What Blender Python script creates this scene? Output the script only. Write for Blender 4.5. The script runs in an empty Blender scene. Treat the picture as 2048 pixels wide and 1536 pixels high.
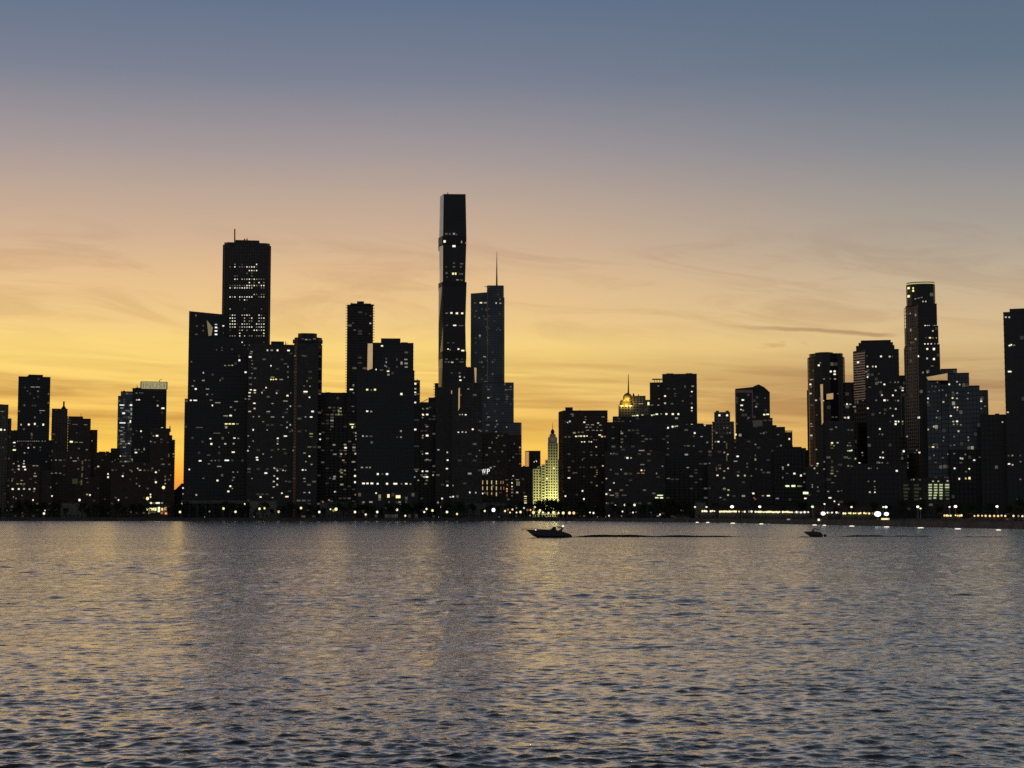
import bpy, bmesh, math, random
import numpy as np
from mathutils import Vector, Matrix
from mathutils.bvhtree import BVHTree

R = random.Random(7)
S = bpy.context.scene
COL = S.collection

# ------------------------------------------------------------------ camera
F_PX, CAM_H = 3200.0, 5.5                       # focal length in photo pixels (2048 wide), eye height over the lake
PITCH = math.atan(262.0 / F_PX)
cam = bpy.data.cameras.new('camera')
cam.sensor_width = 36.0
cam.lens = F_PX / 2048.0 * 36.0
cam.clip_start, cam.clip_end = 0.5, 60000.0
cam_ob = bpy.data.objects.new('camera', cam)
COL.objects.link(cam_ob)
cam_ob.location = (0, 0, CAM_H)
cam_ob.rotation_euler = (math.pi / 2 + PITCH, 0, 0)
S.camera = cam_ob

# ------------------------------------------------------------------ view, sampling
S.view_settings.view_transform = 'Standard'
S.view_settings.look = 'None'
S.view_settings.exposure = 0.0
S.view_settings.gamma = 1.0
S.view_settings.use_curve_mapping = False
S.cycles.use_denoising = False
S.cycles.max_bounces = 4
S.cycles.sample_clamp_indirect = 4.0

def srgb(r, g, b):
    f = lambda c: (c / 255 / 12.92) if c / 255 <= 0.04045 else ((c / 255 + 0.055) / 1.055) ** 2.4
    return (f(r), f(g), f(b), 1.0)

# ------------------------------------------------------------------ sky: clear dusk after sunset, glow low in the west
SUN_AZ = math.atan((355 - 1024) / F_PX)         # the sun has set behind the left part of the city
world = bpy.data.worlds.new('World')
S.world = world
world.use_nodes = True
wn, wl = world.node_tree.nodes, world.node_tree.links
wn.clear()

def N(t, **kw):
    n = wn.new(t)
    for k, v in kw.items():
        setattr(n, k, v)
    return n

def M(op, a, b=None, c=None, clamp=False):
    n = wn.new('ShaderNodeMath'); n.operation = op; n.use_clamp = clamp
    for i, v in enumerate((a, b, c)):
        if v is None: continue
        if isinstance(v, (int, float)): n.inputs[i].default_value = v
        else: wl.new(v, n.inputs[i])
    return n.outputs[0]

def SM(x, lo, hi):
    n = wn.new('ShaderNodeMapRange'); n.interpolation_type = 'SMOOTHSTEP'
    wl.new(x, n.inputs[0])
    n.inputs[1].default_value = lo; n.inputs[2].default_value = hi
    n.inputs[3].default_value = 0.0; n.inputs[4].default_value = 1.0
    return n.outputs[0]

def MIX(f, a, b):
    n = wn.new('ShaderNodeMix'); n.data_type = 'RGBA'; n.clamp_factor = True
    if isinstance(f, (int, float)): n.inputs[0].default_value = f
    else: wl.new(f, n.inputs[0])
    for i, v in ((6, a), (7, b)):
        if isinstance(v, tuple): n.inputs[i].default_value = v
        else: wl.new(v, n.inputs[i])
    return n.outputs[2]

tc = N('ShaderNodeTexCoord')
sep = N('ShaderNodeSeparateXYZ'); wl.new(tc.outputs['Generated'], sep.inputs[0])
el = M('ARCSINE', M('MAXIMUM', M('MINIMUM', sep.outputs[2], 1.0), -1.0))
az = M('ARCTAN2', sep.outputs[0], sep.outputs[1])
tpos = M('SQRT', M('DIVIDE', M('MAXIMUM', el, 0.0), math.pi / 2))

def ramp(stops):
    n = wn.new('ShaderNodeValToRGB'); cr = n.color_ramp; cr.interpolation = 'LINEAR'
    wl.new(tpos, n.inputs[0])
    while len(cr.elements) < len(stops): cr.elements.new(0.5)
    for e, (p, c) in zip(cr.elements, stops):
        e.position = p; e.color = srgb(*c)
    return n.outputs[0]

ZEN = [(0.50, (82, 91, 104)), (0.577, (60, 65, 73)), (0.70, (42, 46, 52)), (0.816, (32, 35, 40)), (1.0, (26, 28, 32))]
A = ramp([(0, (225, 110, 40)), (.105, (245, 152, 60)), (.134, (255, 184, 66)), (.161, (255, 207, 86)), (.189, (252, 204, 96)),
          (.214, (250, 205, 106)), (.240, (252, 214, 118)), (.260, (249, 213, 126)), (.275, (240, 202, 134)), (.306, (228, 189, 141)),
          (.326, (211, 178, 145)), (.354, (188, 165, 148)), (.377, (164, 152, 151)), (.415, (121, 127, 144)), (.449, (97, 113, 138))] + ZEN)
B = ramp([(0, (190, 105, 60)), (.120, (215, 155, 95)), (.170, (214, 166, 104)), (.214, (205, 172, 122)), (.250, (214, 184, 134)),
          (.275, (211, 183, 142)), (.300, (194, 175, 148)), (.320, (174, 162, 146)), (.354, (150, 147, 145)), (.377, (129, 134, 143)),
          (.415, (99, 116, 134)), (.449, (90, 107, 130))] + ZEN)
C = ramp([(0, (92, 92, 92)), (.25, (100, 100, 102)), (.449, (86, 92, 101)), (.577, (72, 77, 85)), (.70, (48, 52, 58)), (.816, (34, 37, 42)), (1.0, (26, 28, 32))])
d = M('ABSOLUTE', M('SUBTRACT', az, SUN_AZ))
d = M('MINIMUM', d, M('SUBTRACT', 2 * math.pi, d))
sky = MIX(SM(d, 1.1, 2.5), MIX(SM(d, 0.10, 0.56), A, B), C)

# thin cirrus and stratus streaks lying low over the skyline
def noise(sx, sy, scale, detail, rough=0.55, dist=0.0, off=0.0, shear=0.0):
    cb = N('ShaderNodeCombineXYZ')
    wl.new(M('ADD', M('MULTIPLY', az, sx), off), cb.inputs[0])
    wl.new(M('MULTIPLY', M('ADD', el, M('MULTIPLY', az, shear)), sy), cb.inputs[1])
    n = N('ShaderNodeTexNoise'); wl.new(cb.outputs[0], n.inputs['Vector'])
    n.inputs['Scale'].default_value = scale; n.inputs['Detail'].default_value = detail
    n.inputs['Roughness'].default_value = rough; n.inputs['Distortion'].default_value = dist
    return n.outputs['Fac']
west = M('SUBTRACT', 1.0, SM(d, 0.8, 1.8))
low = M('MULTIPLY', SM(el, 0.038, 0.062), M('SUBTRACT', 1.0, SM(el, 0.082, 0.108)))
band = M('MULTIPLY', SM(noise(3.0, 46.0, 1.0, 6, 0.6, 0.6, 3.1, 0.05), 0.38, 0.60), low)
band2 = M('MULTIPLY', SM(noise(8.0, 150.0, 1.0, 4, 0.55, 0.5, 9.7, 0.03), 0.40, 0.66), low)
mid = M('MULTIPLY', SM(el, 0.095, 0.125), M('SUBTRACT', 1.0, SM(el, 0.15, 0.19)))
wisp = M('MULTIPLY', SM(noise(7.0, 42.0, 1.0, 7, 0.62, 1.4, 1.3, 0.10), 0.43, 0.66), mid)
# one dark thin streak sinking to the right, and a small ragged cloud below it
sl = M('SUBTRACT', el, M('ADD', M('MULTIPLY', M('SUBTRACT', az, 0.13), -0.075), 0.1175))
sl = M('ADD', sl, M('MULTIPLY', M('SUBTRACT', noise(30, 60, 1.0, 4, off=5), 0.5), 0.004))
streak = M('MULTIPLY', M('SUBTRACT', 1.0, SM(M('ABSOLUTE', sl), 0.0004, 0.0020)), M('MULTIPLY', SM(az, 0.10, 0.19), M('SUBTRACT', 1.0, SM(az, 0.225, 0.243))))
c2 = M('SUBTRACT', el, 0.1045)
rag = M('MULTIPLY', M('SUBTRACT', 1.0, SM(M('ABSOLUTE', c2), 0.0, 0.005)), M('MULTIPLY', SM(az, 0.145, 0.163), M('SUBTRACT', 1.0, SM(az, 0.175, 0.19))))
rag = M('MULTIPLY', rag, SM(noise(60, 170, 1.0, 5, off=2.2), 0.42, 0.6))
tint = lambda f, k, c: MIX(M('MULTIPLY', f, k), sky, c)
mul = N('ShaderNodeMix', data_type='RGBA', blend_type='MULTIPLY'); mul.inputs[0].default_value = 1.0
cl = M('ADD', M('MULTIPLY', band, 0.72), M('ADD', M('MULTIPLY', band2, 0.45), M('MULTIPLY', wisp, 0.36)), clamp=True)
cl = M('MAXIMUM', cl, M('MAXIMUM', M('MULTIPLY', streak, 0.95), M('MULTIPLY', rag, 0.5)))
cl = M('MULTIPLY', cl, west)
wl.new(sky, mul.inputs[6])
mul.inputs[7].default_value = (0.66, 0.57, 0.58, 1)
sky2 = MIX(cl, sky, mul.outputs[2])
nish = N('ShaderNodeTexSky', sky_type='NISHITA')
nish.sun_disc = False
nish.sun_elevation = math.radians(-2.0)
nish.sun_rotation = SUN_AZ
nish.altitude = 180
bg1 = N('ShaderNodeBackground'); wl.new(nish.outputs[0], bg1.inputs[0]); bg1.inputs[1].default_value = 0.02
bg2 = N('ShaderNodeBackground'); wl.new(sky2, bg2.inputs[0]); bg2.inputs[1].default_value = 1.0
add = N('ShaderNodeAddShader'); wl.new(bg1.outputs[0], add.inputs[0]); wl.new(bg2.outputs[0], add.inputs[1])
wo = N('ShaderNodeOutputWorld'); wl.new(add.outputs[0], wo.inputs[0])

# ------------------------------------------------------------------ helpers
HEAD = 0.0        # compass heading of the tower being built: each tower's front looks straight out over the lake
def pt(px, py, Y):
    """A surveyed point: the bearing of photo pixel (px, py) meets the upright plane at distance Y across the current heading."""
    u, v = (px - 1024) / F_PX, (768 - py) / F_PX
    w = math.cos(PITCH) - v * math.sin(PITCH)
    dz = math.sin(PITCH) + v * math.cos(PITCH)
    dx = u * math.cos(HEAD) - w * math.sin(HEAD)
    dy = u * math.sin(HEAD) + w * math.cos(HEAD)
    t = Y / dy
    return Vector((dx * t, Y, CAM_H + dz * t))

def W(v):
    """From the current heading's frame to the world."""
    c, s = math.cos(HEAD), math.sin(HEAD)
    return Vector((v[0] * c + v[1] * s, -v[0] * s + v[1] * c, v[2]))

def ray(px, py):
    p = pt(px, py, 1000.0)
    o = Vector((0, 0, CAM_H))
    return o, (p - o).normalized()

MATS = {}
def mat(name, color, rough=0.6, metal=0.0, noise_amt=0.0, nscale=0.2, spec=0.5):
    if name in MATS: return MATS[name]
    m = bpy.data.materials.new(name); m.use_nodes = True
    nt = m.node_tree; b = nt.nodes['Principled BSDF']
    b.inputs['Base Color'].default_value = (*color, 1)
    b.inputs['Roughness'].default_value = rough
    b.inputs['Metallic'].default_value = metal
    b.inputs['Specular IOR Level'].default_value = spec
    if noise_amt:
        g = nt.nodes.new('ShaderNodeNewGeometry')
        n = nt.nodes.new('ShaderNodeTexNoise'); n.inputs['Scale'].default_value = nscale; n.inputs['Detail'].default_value = 5
        nt.links.new(g.outputs['Position'], n.inputs['Vector'])
        r = nt.nodes.new('ShaderNodeValToRGB')
        r.color_ramp.elements[0].position = 0.3; r.color_ramp.elements[1].position = 0.7
        r.color_ramp.elements[0].color = (*[c * (1 - noise_amt) for c in color], 1)
        r.color_ramp.elements[1].color = (*[c * (1 + noise_amt) for c in color], 1)
        nt.links.new(n.outputs['Fac'], r.inputs[0]); nt.links.new(r.outputs[0], b.inputs['Base Color'])
    MATS[name] = m
    return m

def emat(name, color, strength):
    if name in MATS: return MATS[name]
    m = bpy.data.materials.new(name); m.use_nodes = True
    b = m.node_tree.nodes['Principled BSDF']
    b.inputs['Base Color'].default_value = (0.05, 0.05, 0.05, 1)
    b.inputs['Emission Color'].default_value = (*color, 1)
    b.inputs['Emission Strength'].default_value = strength
    try: m.cycles.emission_sampling = 'NONE'
    except Exception: pass
    MATS[name] = m
    return m

GLASS = mat('facade_glass', (0.02, 0.024, 0.028), 0.12, noise_amt=0.3, nscale=0.05)
GLASS_BLUE = mat('blue_glass', (0.10, 0.125, 0.145), 0.14, 0.6, noise_amt=0.25, nscale=0.04)
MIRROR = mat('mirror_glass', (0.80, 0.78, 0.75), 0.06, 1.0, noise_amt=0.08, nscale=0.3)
FLANK = mat('flank_glass', (0.42, 0.43, 0.42), 0.10, 1.0, noise_amt=0.1, nscale=0.1)
CONC = mat('concrete', (0.20, 0.19, 0.175), 0.85, noise_amt=0.25)
CONC_D = mat('dark_concrete', (0.11, 0.105, 0.10), 0.85, noise_amt=0.25)
STONE = mat('limestone', (0.30, 0.28, 0.24), 0.85, noise_amt=0.2)
BRICK = mat('brown_masonry', (0.16, 0.115, 0.085), 0.85, noise_amt=0.25)
METAL_D = mat('dark_metal', (0.05, 0.052, 0.056), 0.45, 0.3, noise_amt=0.2)
WHITE_T = mat('white_terracotta', (0.72, 0.70, 0.62), 0.6, noise_amt=0.08)
ROOF = mat('roof_gravel', (0.10, 0.10, 0.10), 0.9, noise_amt=0.3)
BLACK_P = mat('black_paint', (0.02, 0.02, 0.022), 0.4)
STEEL = mat('galvanised_steel', (0.25, 0.25, 0.26), 0.5, 0.7)
LEAF = mat('dark_leaves', (0.035, 0.055, 0.02), 0.8, noise_amt=0.4, nscale=0.6)
BARK = mat('bark', (0.06, 0.045, 0.035), 0.9, noise_amt=0.3, nscale=2)
GRASS = mat('park_lawn', (0.035, 0.05, 0.02), 0.95, noise_amt=0.4, nscale=0.05)
SEAW = mat('seawall_concrete', (0.14, 0.135, 0.125), 0.8, noise_amt=0.35, nscale=0.15)
HULL_W = mat('white_gelcoat', (0.42, 0.42, 0.43), 0.3)
HULL_D = mat('navy_gelcoat', (0.10, 0.11, 0.125), 0.3)

COLS = {'w': (1.0, 0.90, 0.70), 'c': (0.93, 1.0, 0.97), 'y': (1.0, 0.86, 0.38), 'g': (0.86, 1.0, 0.55), 'o': (1.0, 0.60, 0.22), 'r': (1.0, 0.30, 0.16), 'p': (0.85, 0.6, 1.0), 't': (0.4, 1.0, 0.75)}
STR = {'B': 1.2, 'H': 0.55, 'M': 0.26, 'L': 0.15, 'D': 0.075, 'E': 0.03, 'X': 2.2}
def light_mat(code):
    b, c = code[0], (code[1] if len(code) > 1 else 'w')
    return emat('light_%s_%s' % ({'B': 'bright', 'H': 'strong', 'L': 'soft', 'M': 'medium', 'D': 'dim', 'E': 'faint', 'X': 'glare'}[b], {'w': 'warm_white', 'c': 'cool_white', 'y': 'yellow', 'g': 'greenish', 'o': 'orange', 'r': 'red', 'p': 'purple', 't': 'green'}[c]), COLS[c], STR[b])

SIGNBG = emat('added_glow_sign_board', (0.33, 0.29, 0.165), 1.0)  # emission put into the board so it shows pale, no lamp behind
SIGNFG = emat('added_glow_sign_letters', (0.20, 0.165, 0.07), 1.0)  # letters carry the same added glow

class MB:
    """Collects polygons of one mesh object (several material slots allowed)."""
    def __init__(s): s.v, s.f, s.m = [], [], []
    def poly(s, pts, mi=0):
        b = len(s.v); s.v += [tuple(p) for p in pts]; s.f.append(tuple(range(b, b + len(pts)))); s.m.append(mi)
    def box(s, x0, x1, y0, y1, z0, z1, mi=0):
        b = len(s.v)
        s.v += [(x0, y0, z0), (x1, y0, z0), (x1, y1, z0), (x0, y1, z0), (x0, y0, z1), (x1, y0, z1), (x1, y1, z1), (x0, y1, z1)]
        for q in ((0, 3, 2, 1), (4, 5, 6, 7), (0, 1, 5, 4), (1, 2, 6, 5), (2, 3, 7, 6), (3, 0, 4, 7)):
            s.f.append(tuple(b + i for i in q)); s.m.append(mi)
    def prism(s, foot, z0, z1, mi=0, top=None):
        """foot: counter-clockwise list of (x, y); top: the same list for the upper end."""
        n, b = len(foot), len(s.v); top = top or foot
        zt = z1 if isinstance(z1, (list, tuple)) else [z1] * n
        s.v += [(x, y, z0) for x, y in foot] + [(x, y, z) for (x, y), z in zip(top, zt)]
        for i in range(n):
            j = (i + 1) % n
            s.f.append((b + i, b + j, b + n + j, b + n + i)); s.m.append(mi)
        s.f.append(tuple(b + n + i for i in range(n))); s.m.append(mi)
        s.f.append(tuple(b + n - 1 - i for i in range(n))); s.m.append(mi)
    def tube(s, p, q, r0, r1, n=8, mi=0):
        p, q = Vector(p), Vector(q); a = (q - p).normalized()
        u = a.orthogonal().normalized(); w = a.cross(u); b = len(s.v)
        for c, r in ((p, r0), (q, r1)):
            for k in range(n):
                t = 2 * math.pi * k / n
                s.v.append(tuple(c + (u * math.cos(t) + w * math.sin(t)) * r))
        for k in range(n):
            j = (k + 1) % n
            s.f.append((b + k, b + j, b + n + j, b + n + k)); s.m.append(mi)
        s.f.append(tuple(b + n - 1 - k for k in range(n))); s.m.append(mi)
        s.f.append(tuple(b + n + k for k in range(n))); s.m.append(mi)
    def lathe(s, c, prof, n=16, mi=0, sy=1.0):
        b = len(s.v)
        for r, z in prof:
            for k in range(n):
                t = 2 * math.pi * k / n
                s.v.append((c[0] + r * math.cos(t), c[1] + r * sy * math.sin(t), c[2] + z))
        for i in range(len(prof) - 1):
            for k in range(n):
                j = (k + 1) % n
                s.f.append((b + i * n + k, b + i * n + j, b + (i + 1) * n + j, b + (i + 1) * n + k)); s.m.append(mi)
        s.f.append(tuple(b + n - 1 - k for k in range(n))); s.m.append(mi)
        e = b + (len(prof) - 1) * n
        s.f.append(tuple(e + k for k in range(n))); s.m.append(mi)
    def build(s, name, mats, parent=None, off=None, kind=None, smooth=False):
        me = bpy.data.meshes.new(name)
        o = off if off is not None else (parent['_at'] if parent is not None and '_at' in parent else (0, 0, 0))
        vs = [(x - o[0], y - o[1], z - o[2]) for x, y, z in s.v]
        me.from_pydata(vs, [], s.f)
        if not isinstance(mats, (list, tuple)): mats = [mats]
        for m in mats: me.materials.append(m)
        if len(mats) > 1: me.polygons.foreach_set('material_index', s.m)
        if smooth: me.polygons.foreach_set('use_smooth', [True] * len(me.polygons))
        me.update()
        ob = bpy.data.objects.new(name, me); COL.objects.link(ob)
        if parent is not None: ob.parent = parent
        else: ob.location = o
        if kind: ob['kind'] = kind
        return ob

def thing(name, label, cat, loc, group=None):
    e = bpy.data.objects.new(name, None); COL.objects.link(e)
    e.empty_display_size = 1.0
    e.location = loc; e['label'] = label; e['category'] = cat
    if group: e['group'] = group
    e['_at'] = tuple(loc)
    return e

def tag(o, label, cat, group=None):
    o['label'] = label; o['category'] = cat
    if group: o['group'] = group
    return o

# ------------------------------------------------------------------ lake
# the shoreline as (photo x, distance): far and straight on the left, sweeping nearer on the right
SHORE = [(-900, 1467), (-100, 1467), (1150, 1460), (1280, 1330), (1400, 1195), (1500, 1070), (1600, 945), (1700, 850), (1800, 765), (1920, 690), (2048, 629), (2300, 540), (2700, 450)]
def shore_xy(px):
    for (a, ya), (b, yb) in zip(SHORE, SHORE[1:]):
        if a <= px <= b:
            Y = ya + (yb - ya) * (px - a) / (b - a)
            return ((px - 1024) / F_PX * Y, Y)
    return ((px - 1024) / F_PX * SHORE[-1][1], SHORE[-1][1])

def build_water():
    ys = [25.0]
    while ys[-1] < 1700:
        q = min(1.0, max(0.0, (ys[-1] - 60) / 700)); ys.append(ys[-1] * (1.0021 + 0.0075 * q))
    ys = np.array(ys)
    nr, nc = len(ys), 600
    u = np.linspace(-1, 1, nc)
    hw = 12 + 0.38 * ys[:, None]
    X = u[None, :] * hw
    Yg = np.repeat(ys[:, None], nc, 1)
    cell = np.maximum(np.gradient(ys)[:, None], hw * 2 / nc)
    rng = np.random.RandomState(5)
    Z = np.zeros_like(X); DX = np.zeros_like(X); DY = np.zeros_like(X); chop = np.zeros_like(X); tot = 0.0
    gust = 0.72 + 0.28 * np.sin(X * 0.05 + 1.3 + 0.9 * np.sin(Yg * 0.03)) * np.sin(Yg * 0.07 + 0.4 + X * 0.02)
    open_water = 1.0 + 0.7 * np.clip((Yg - 50) / 90, 0, 1)      # out of the lee of the near shore
    for lo, hi, n, slope, spread in ((0.17, 0.32, 60, 0.16, 0.65), (0.32, 0.62, 70, 0.19, 0.65), (0.62, 1.6, 60, 0.095, 0.65), (1.6, 4.5, 60, 0.050, 0.85), (4.5, 9.0, 24, 0.016, 0.40), (9.0, 26.0, 14, 0.014, 0.30)):
        lam = np.exp(rng.uniform(math.log(lo), math.log(hi), n))
        ang = rng.normal(0, spread, n) - math.pi / 2 + 0.14
        ph = rng.uniform(0, 6.283, n)
        s = slope * math.sqrt(2.0 / n)
        for l, a, p in zip(lam, ang, ph):
            k = 2 * math.pi / l
            fade = np.clip((l / cell - 2.0) / 1.2, 0, 1)
            arg = k * (X * math.cos(a) + Yg * math.sin(a)) + p
            w = np.sin(arg); amp = (s / k) * fade * (gust if lo < 9 else 1.0) * (open_water if lo == 1.6 else 1.0)
            Z += (w + 0.25 * w * w) * amp
            q = 0.85 * np.cos(arg) * amp; DX += q * math.cos(a); DY += q * math.sin(a)
            if lo < 1.6: chop += (1 - fade) * np.ones_like(X); tot += 1
    V = np.stack([X + DX, Yg + DY, Z], -1).reshape(-1, 3)
    i = np.arange((nr - 1) * (nc - 1)); r, c = i // (nc - 1), i % (nc - 1)
    a0 = r * nc + c
    Q = np.stack([a0, a0 + 1, a0 + nc + 1, a0 + nc], -1)
    me = bpy.data.meshes.new('water')
    me.vertices.add(len(V)); me.vertices.foreach_set('co', V.ravel())
    me.loops.add(Q.size); me.loops.foreach_set('vertex_index', Q.ravel())
    me.polygons.add(len(Q)); me.polygons.foreach_set('loop_start', np.arange(0, Q.size, 4)); me.polygons.foreach_set('loop_total', np.full(len(Q), 4))
    me.polygons.foreach_set('use_smooth', np.ones(len(Q), dtype=bool))
    me.update(calc_edges=True)
    at = me.attributes.new('chop', 'FLOAT', 'POINT'); at.data.foreach_set('value', (chop / tot).ravel().astype(np.float32))
    ob = bpy.data.objects.new('water', me); COL.objects.link(ob); ob['kind'] = 'structure'
    return ob

def water_material():
    """Dark lake water under a Fresnel mirror; short chop too small for the mesh comes from bump, stronger where the mesh carries less of it."""
    m = bpy.data.materials.new('lake_water'); m.use_nodes = True
    nt = m.node_tree; nt.nodes.clear(); L = nt.links.new
    out = nt.nodes.new('ShaderNodeOutputMaterial')
    df = nt.nodes.new('ShaderNodeBsdfDiffuse'); df.inputs['Color'].default_value = (0.012, 0.018, 0.022, 1)
    gl = nt.nodes.new('ShaderNodeBsdfGlossy'); gl.inputs['Color'].default_value = (0.99, 0.985, 0.96, 1); gl.inputs['Roughness'].default_value = 0.18
    lw = nt.nodes.new('ShaderNodeLayerWeight'); lw.inputs['Blend'].default_value = 0.5
    pw = nt.nodes.new('ShaderNodeMath'); pw.operation = 'POWER'; pw.inputs[1].default_value = 1.45
    L(lw.outputs['Facing'], pw.inputs[0])
    ad = nt.nodes.new('ShaderNodeMath'); ad.operation = 'MULTIPLY_ADD'; ad.inputs[1].default_value = 0.96; ad.inputs[2].default_value = 0.03; ad.use_clamp = True
    L(pw.outputs[0], ad.inputs[0])
    mx = nt.nodes.new('ShaderNodeMixShader'); L(ad.outputs[0], mx.inputs[0]); L(df.outputs[0], mx.inputs[1]); L(gl.outputs[0], mx.inputs[2]); L(mx.outputs[0], out.inputs['Surface'])
    g = nt.nodes.new('ShaderNodeNewGeometry')
    at = nt.nodes.new('ShaderNodeAttribute'); at.attribute_name = 'chop'
    # wind patches: broad streaks where the chop is livelier or flatter
    mp = nt.nodes.new('ShaderNodeMapping'); mp.inputs['Scale'].default_value = (0.012, 0.035, 1.0); L(g.outputs['Position'], mp.inputs['Vector'])
    wn_ = nt.nodes.new('ShaderNodeTexNoise'); wn_.inputs['Scale'].default_value = 1.0; wn_.inputs['Detail'].default_value = 4; L(mp.outputs[0], wn_.inputs['Vector'])
    wr = nt.nodes.new('ShaderNodeMapRange'); wr.inputs[1].default_value = 0.3; wr.inputs[2].default_value = 0.7; wr.inputs[3].default_value = 0.65; wr.inputs[4].default_value = 1.25; L(wn_.outputs['Fac'], wr.inputs[0])
    # cat's paws: small short-lived patches of rougher ripples
    mp2 = nt.nodes.new('ShaderNodeMapping'); mp2.inputs['Scale'].default_value = (1.5, 0.5, 1.0); L(g.outputs['Position'], mp2.inputs['Vector'])
    cn = nt.nodes.new('ShaderNodeTexNoise'); cn.inputs['Scale'].default_value = 1.0; cn.inputs['Detail'].default_value = 3; L(mp2.outputs[0], cn.inputs['Vector'])
    cr = nt.nodes.new('ShaderNodeMapRange'); cr.inputs[1].default_value = 0.36; cr.inputs[2].default_value = 0.64; cr.inputs[3].default_value = 0.15; cr.inputs[4].default_value = 2.1; L(cn.outputs['Fac'], cr.inputs[0])
    cm = nt.nodes.new('ShaderNodeMath'); cm.operation = 'MULTIPLY'; L(cr.outputs[0], cm.inputs[0]); L(wr.outputs[0], cm.inputs[1])
    prev = None
    for sc, near, far, sx, sd in ((0.55, 0.0, 0.30, 0.6, 2), (1.9, 0.05, 0.16, 0.6, 3), (6.0, 0.024, 0.034, 0.6, 2)):
        mp = nt.nodes.new('ShaderNodeMapping'); mp.inputs['Scale'].default_value = (sx, 1.0, 1.0); mp.inputs['Rotation'].default_value = (0, 0, 0.10)
        L(g.outputs['Position'], mp.inputs['Vector'])
        n = nt.nodes.new('ShaderNodeTexNoise'); n.inputs['Scale'].default_value = sc; n.inputs['Detail'].default_value = sd; n.inputs['Roughness'].default_value = 0.5
        L(mp.outputs[0], n.inputs['Vector'])
        ds = nt.nodes.new('ShaderNodeMath'); ds.operation = 'MULTIPLY_ADD'; ds.inputs[1].default_value = far - near; ds.inputs[2].default_value = near; L(at.outputs['Fac'], ds.inputs[0])
        dm = nt.nodes.new('ShaderNodeMath'); dm.operation = 'MULTIPLY'; L(ds.outputs[0], dm.inputs[0]); L((wr if sc < 1 else cm).outputs[0], dm.inputs[1])
        bp = nt.nodes.new('ShaderNodeBump'); bp.inputs['Strength'].default_value = 1.0; L(dm.outputs[0], bp.inputs['Distance'])
        L(n.outputs['Fac'], bp.inputs['Height'])
        if prev: L(prev.outputs[0], bp.inputs['Normal'])
        prev = bp
    for t in (df, gl, lw): L(prev.outputs[0], t.inputs['Normal'])
    return m
WATER = water_material()
water = build_water(); water.data.materials.append(WATER)

# ------------------------------------------------------------------ land
GZ = 3.0
def build_land():
    m = MB()
    pts = [shore_xy(px) for px in range(-900, 2701, 60)]
    for (xa, ya), (xb, yb) in zip(pts, pts[1:]):
        m.poly([(xa, ya + 2, GZ), (xb, yb + 2, GZ), (xb * 5, max(yb, 1500) * 6, GZ), (xa * 5, max(ya, 1500) * 6, GZ)])
    o = m.build('ground', GRASS); o['kind'] = 'structure'
    for name, p0, p1, lab in (('seawall', -900, 1160, 'long low dark concrete seawall along the far shore under the towers'),
                              ('breakwater', 1160, 2700, 'dark stepped breakwater wall curving nearer on the right of the lake')):
        root = thing(name, lab, 'seawall' if name == 'seawall' else 'breakwater', (*shore_xy((p0 + p1) / 2), 0))
        w, c = MB(), MB()
        q = [shore_xy(px) for px in np.arange(p0, p1 + 1, 20)]
        def strip(mb, prof):
            for (xa, ya), (xb, yb) in zip(q, q[1:]):
                for (da, za), (db, zb) in zip(prof, prof[1:]):
                    mb.poly([(xa, ya + da, za), (xb, yb + da, za), (xb, yb + db, zb), (xa, ya + db, zb)])
        strip(w, [(-1.2, -1.5), (-1.2, 1.1), (0.6, 1.15), (0.6, 2.6), (2.5, 2.62)])
        strip(c, [(0.3, 2.60), (0.3, 3.15), (1.5, 3.15), (1.5, 2.9)])
        w.build('wall', SEAW, root); c.build('coping', CONC_D, root)
build_land()

# ------------------------------------------------------------------ towers
BVHS = []          # (bvh, root, record): what the lit windows are set into
SPANS = []         # (x0, x1, Y, short name) for labels of the small things in front

STY = {  # wall, band material, band height, pier material, pier width, bay, storey, proud, share of dim windows
    'glass':   (GLASS, METAL_D, 0.5, METAL_D, 0.35, 3.2, 3.9, 0.18, 0.05),
    'blue':    (GLASS_BLUE, METAL_D, 0.45, METAL_D, 0.30, 3.0, 3.8, 0.18, 0.06),
    'dark':    (GLASS, METAL_D, 1.0, METAL_D, 0.9, 3.4, 3.9, 0.22, 0.02),
    'conc':    (GLASS, CONC_D, 1.1, CONC_D, 1.2, 4.6, 3.2, 0.35, 0.10),
    'stone':   (GLASS, STONE, 1.6, STONE, 1.8, 4.0, 3.7, 0.45, 0.07),
    'brown':   (GLASS, BRICK, 1.5, BRICK, 1.6, 4.2, 3.6, 0.4, 0.08),
    'piers':   (GLASS, CONC_D, 0.9, CONC_D, 1.5, 3.1, 3.9, 0.6, 0.03),
    'balcony': (GLASS, CONC_D, 0.45, CONC_D, 1.0, 6.0, 3.1, 1.7, 0.08),
    'terra':   (GLASS, WHITE_T, 1.5, WHITE_T, 1.7, 3.4, 3.8, 0.5, 0.12),
}

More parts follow.
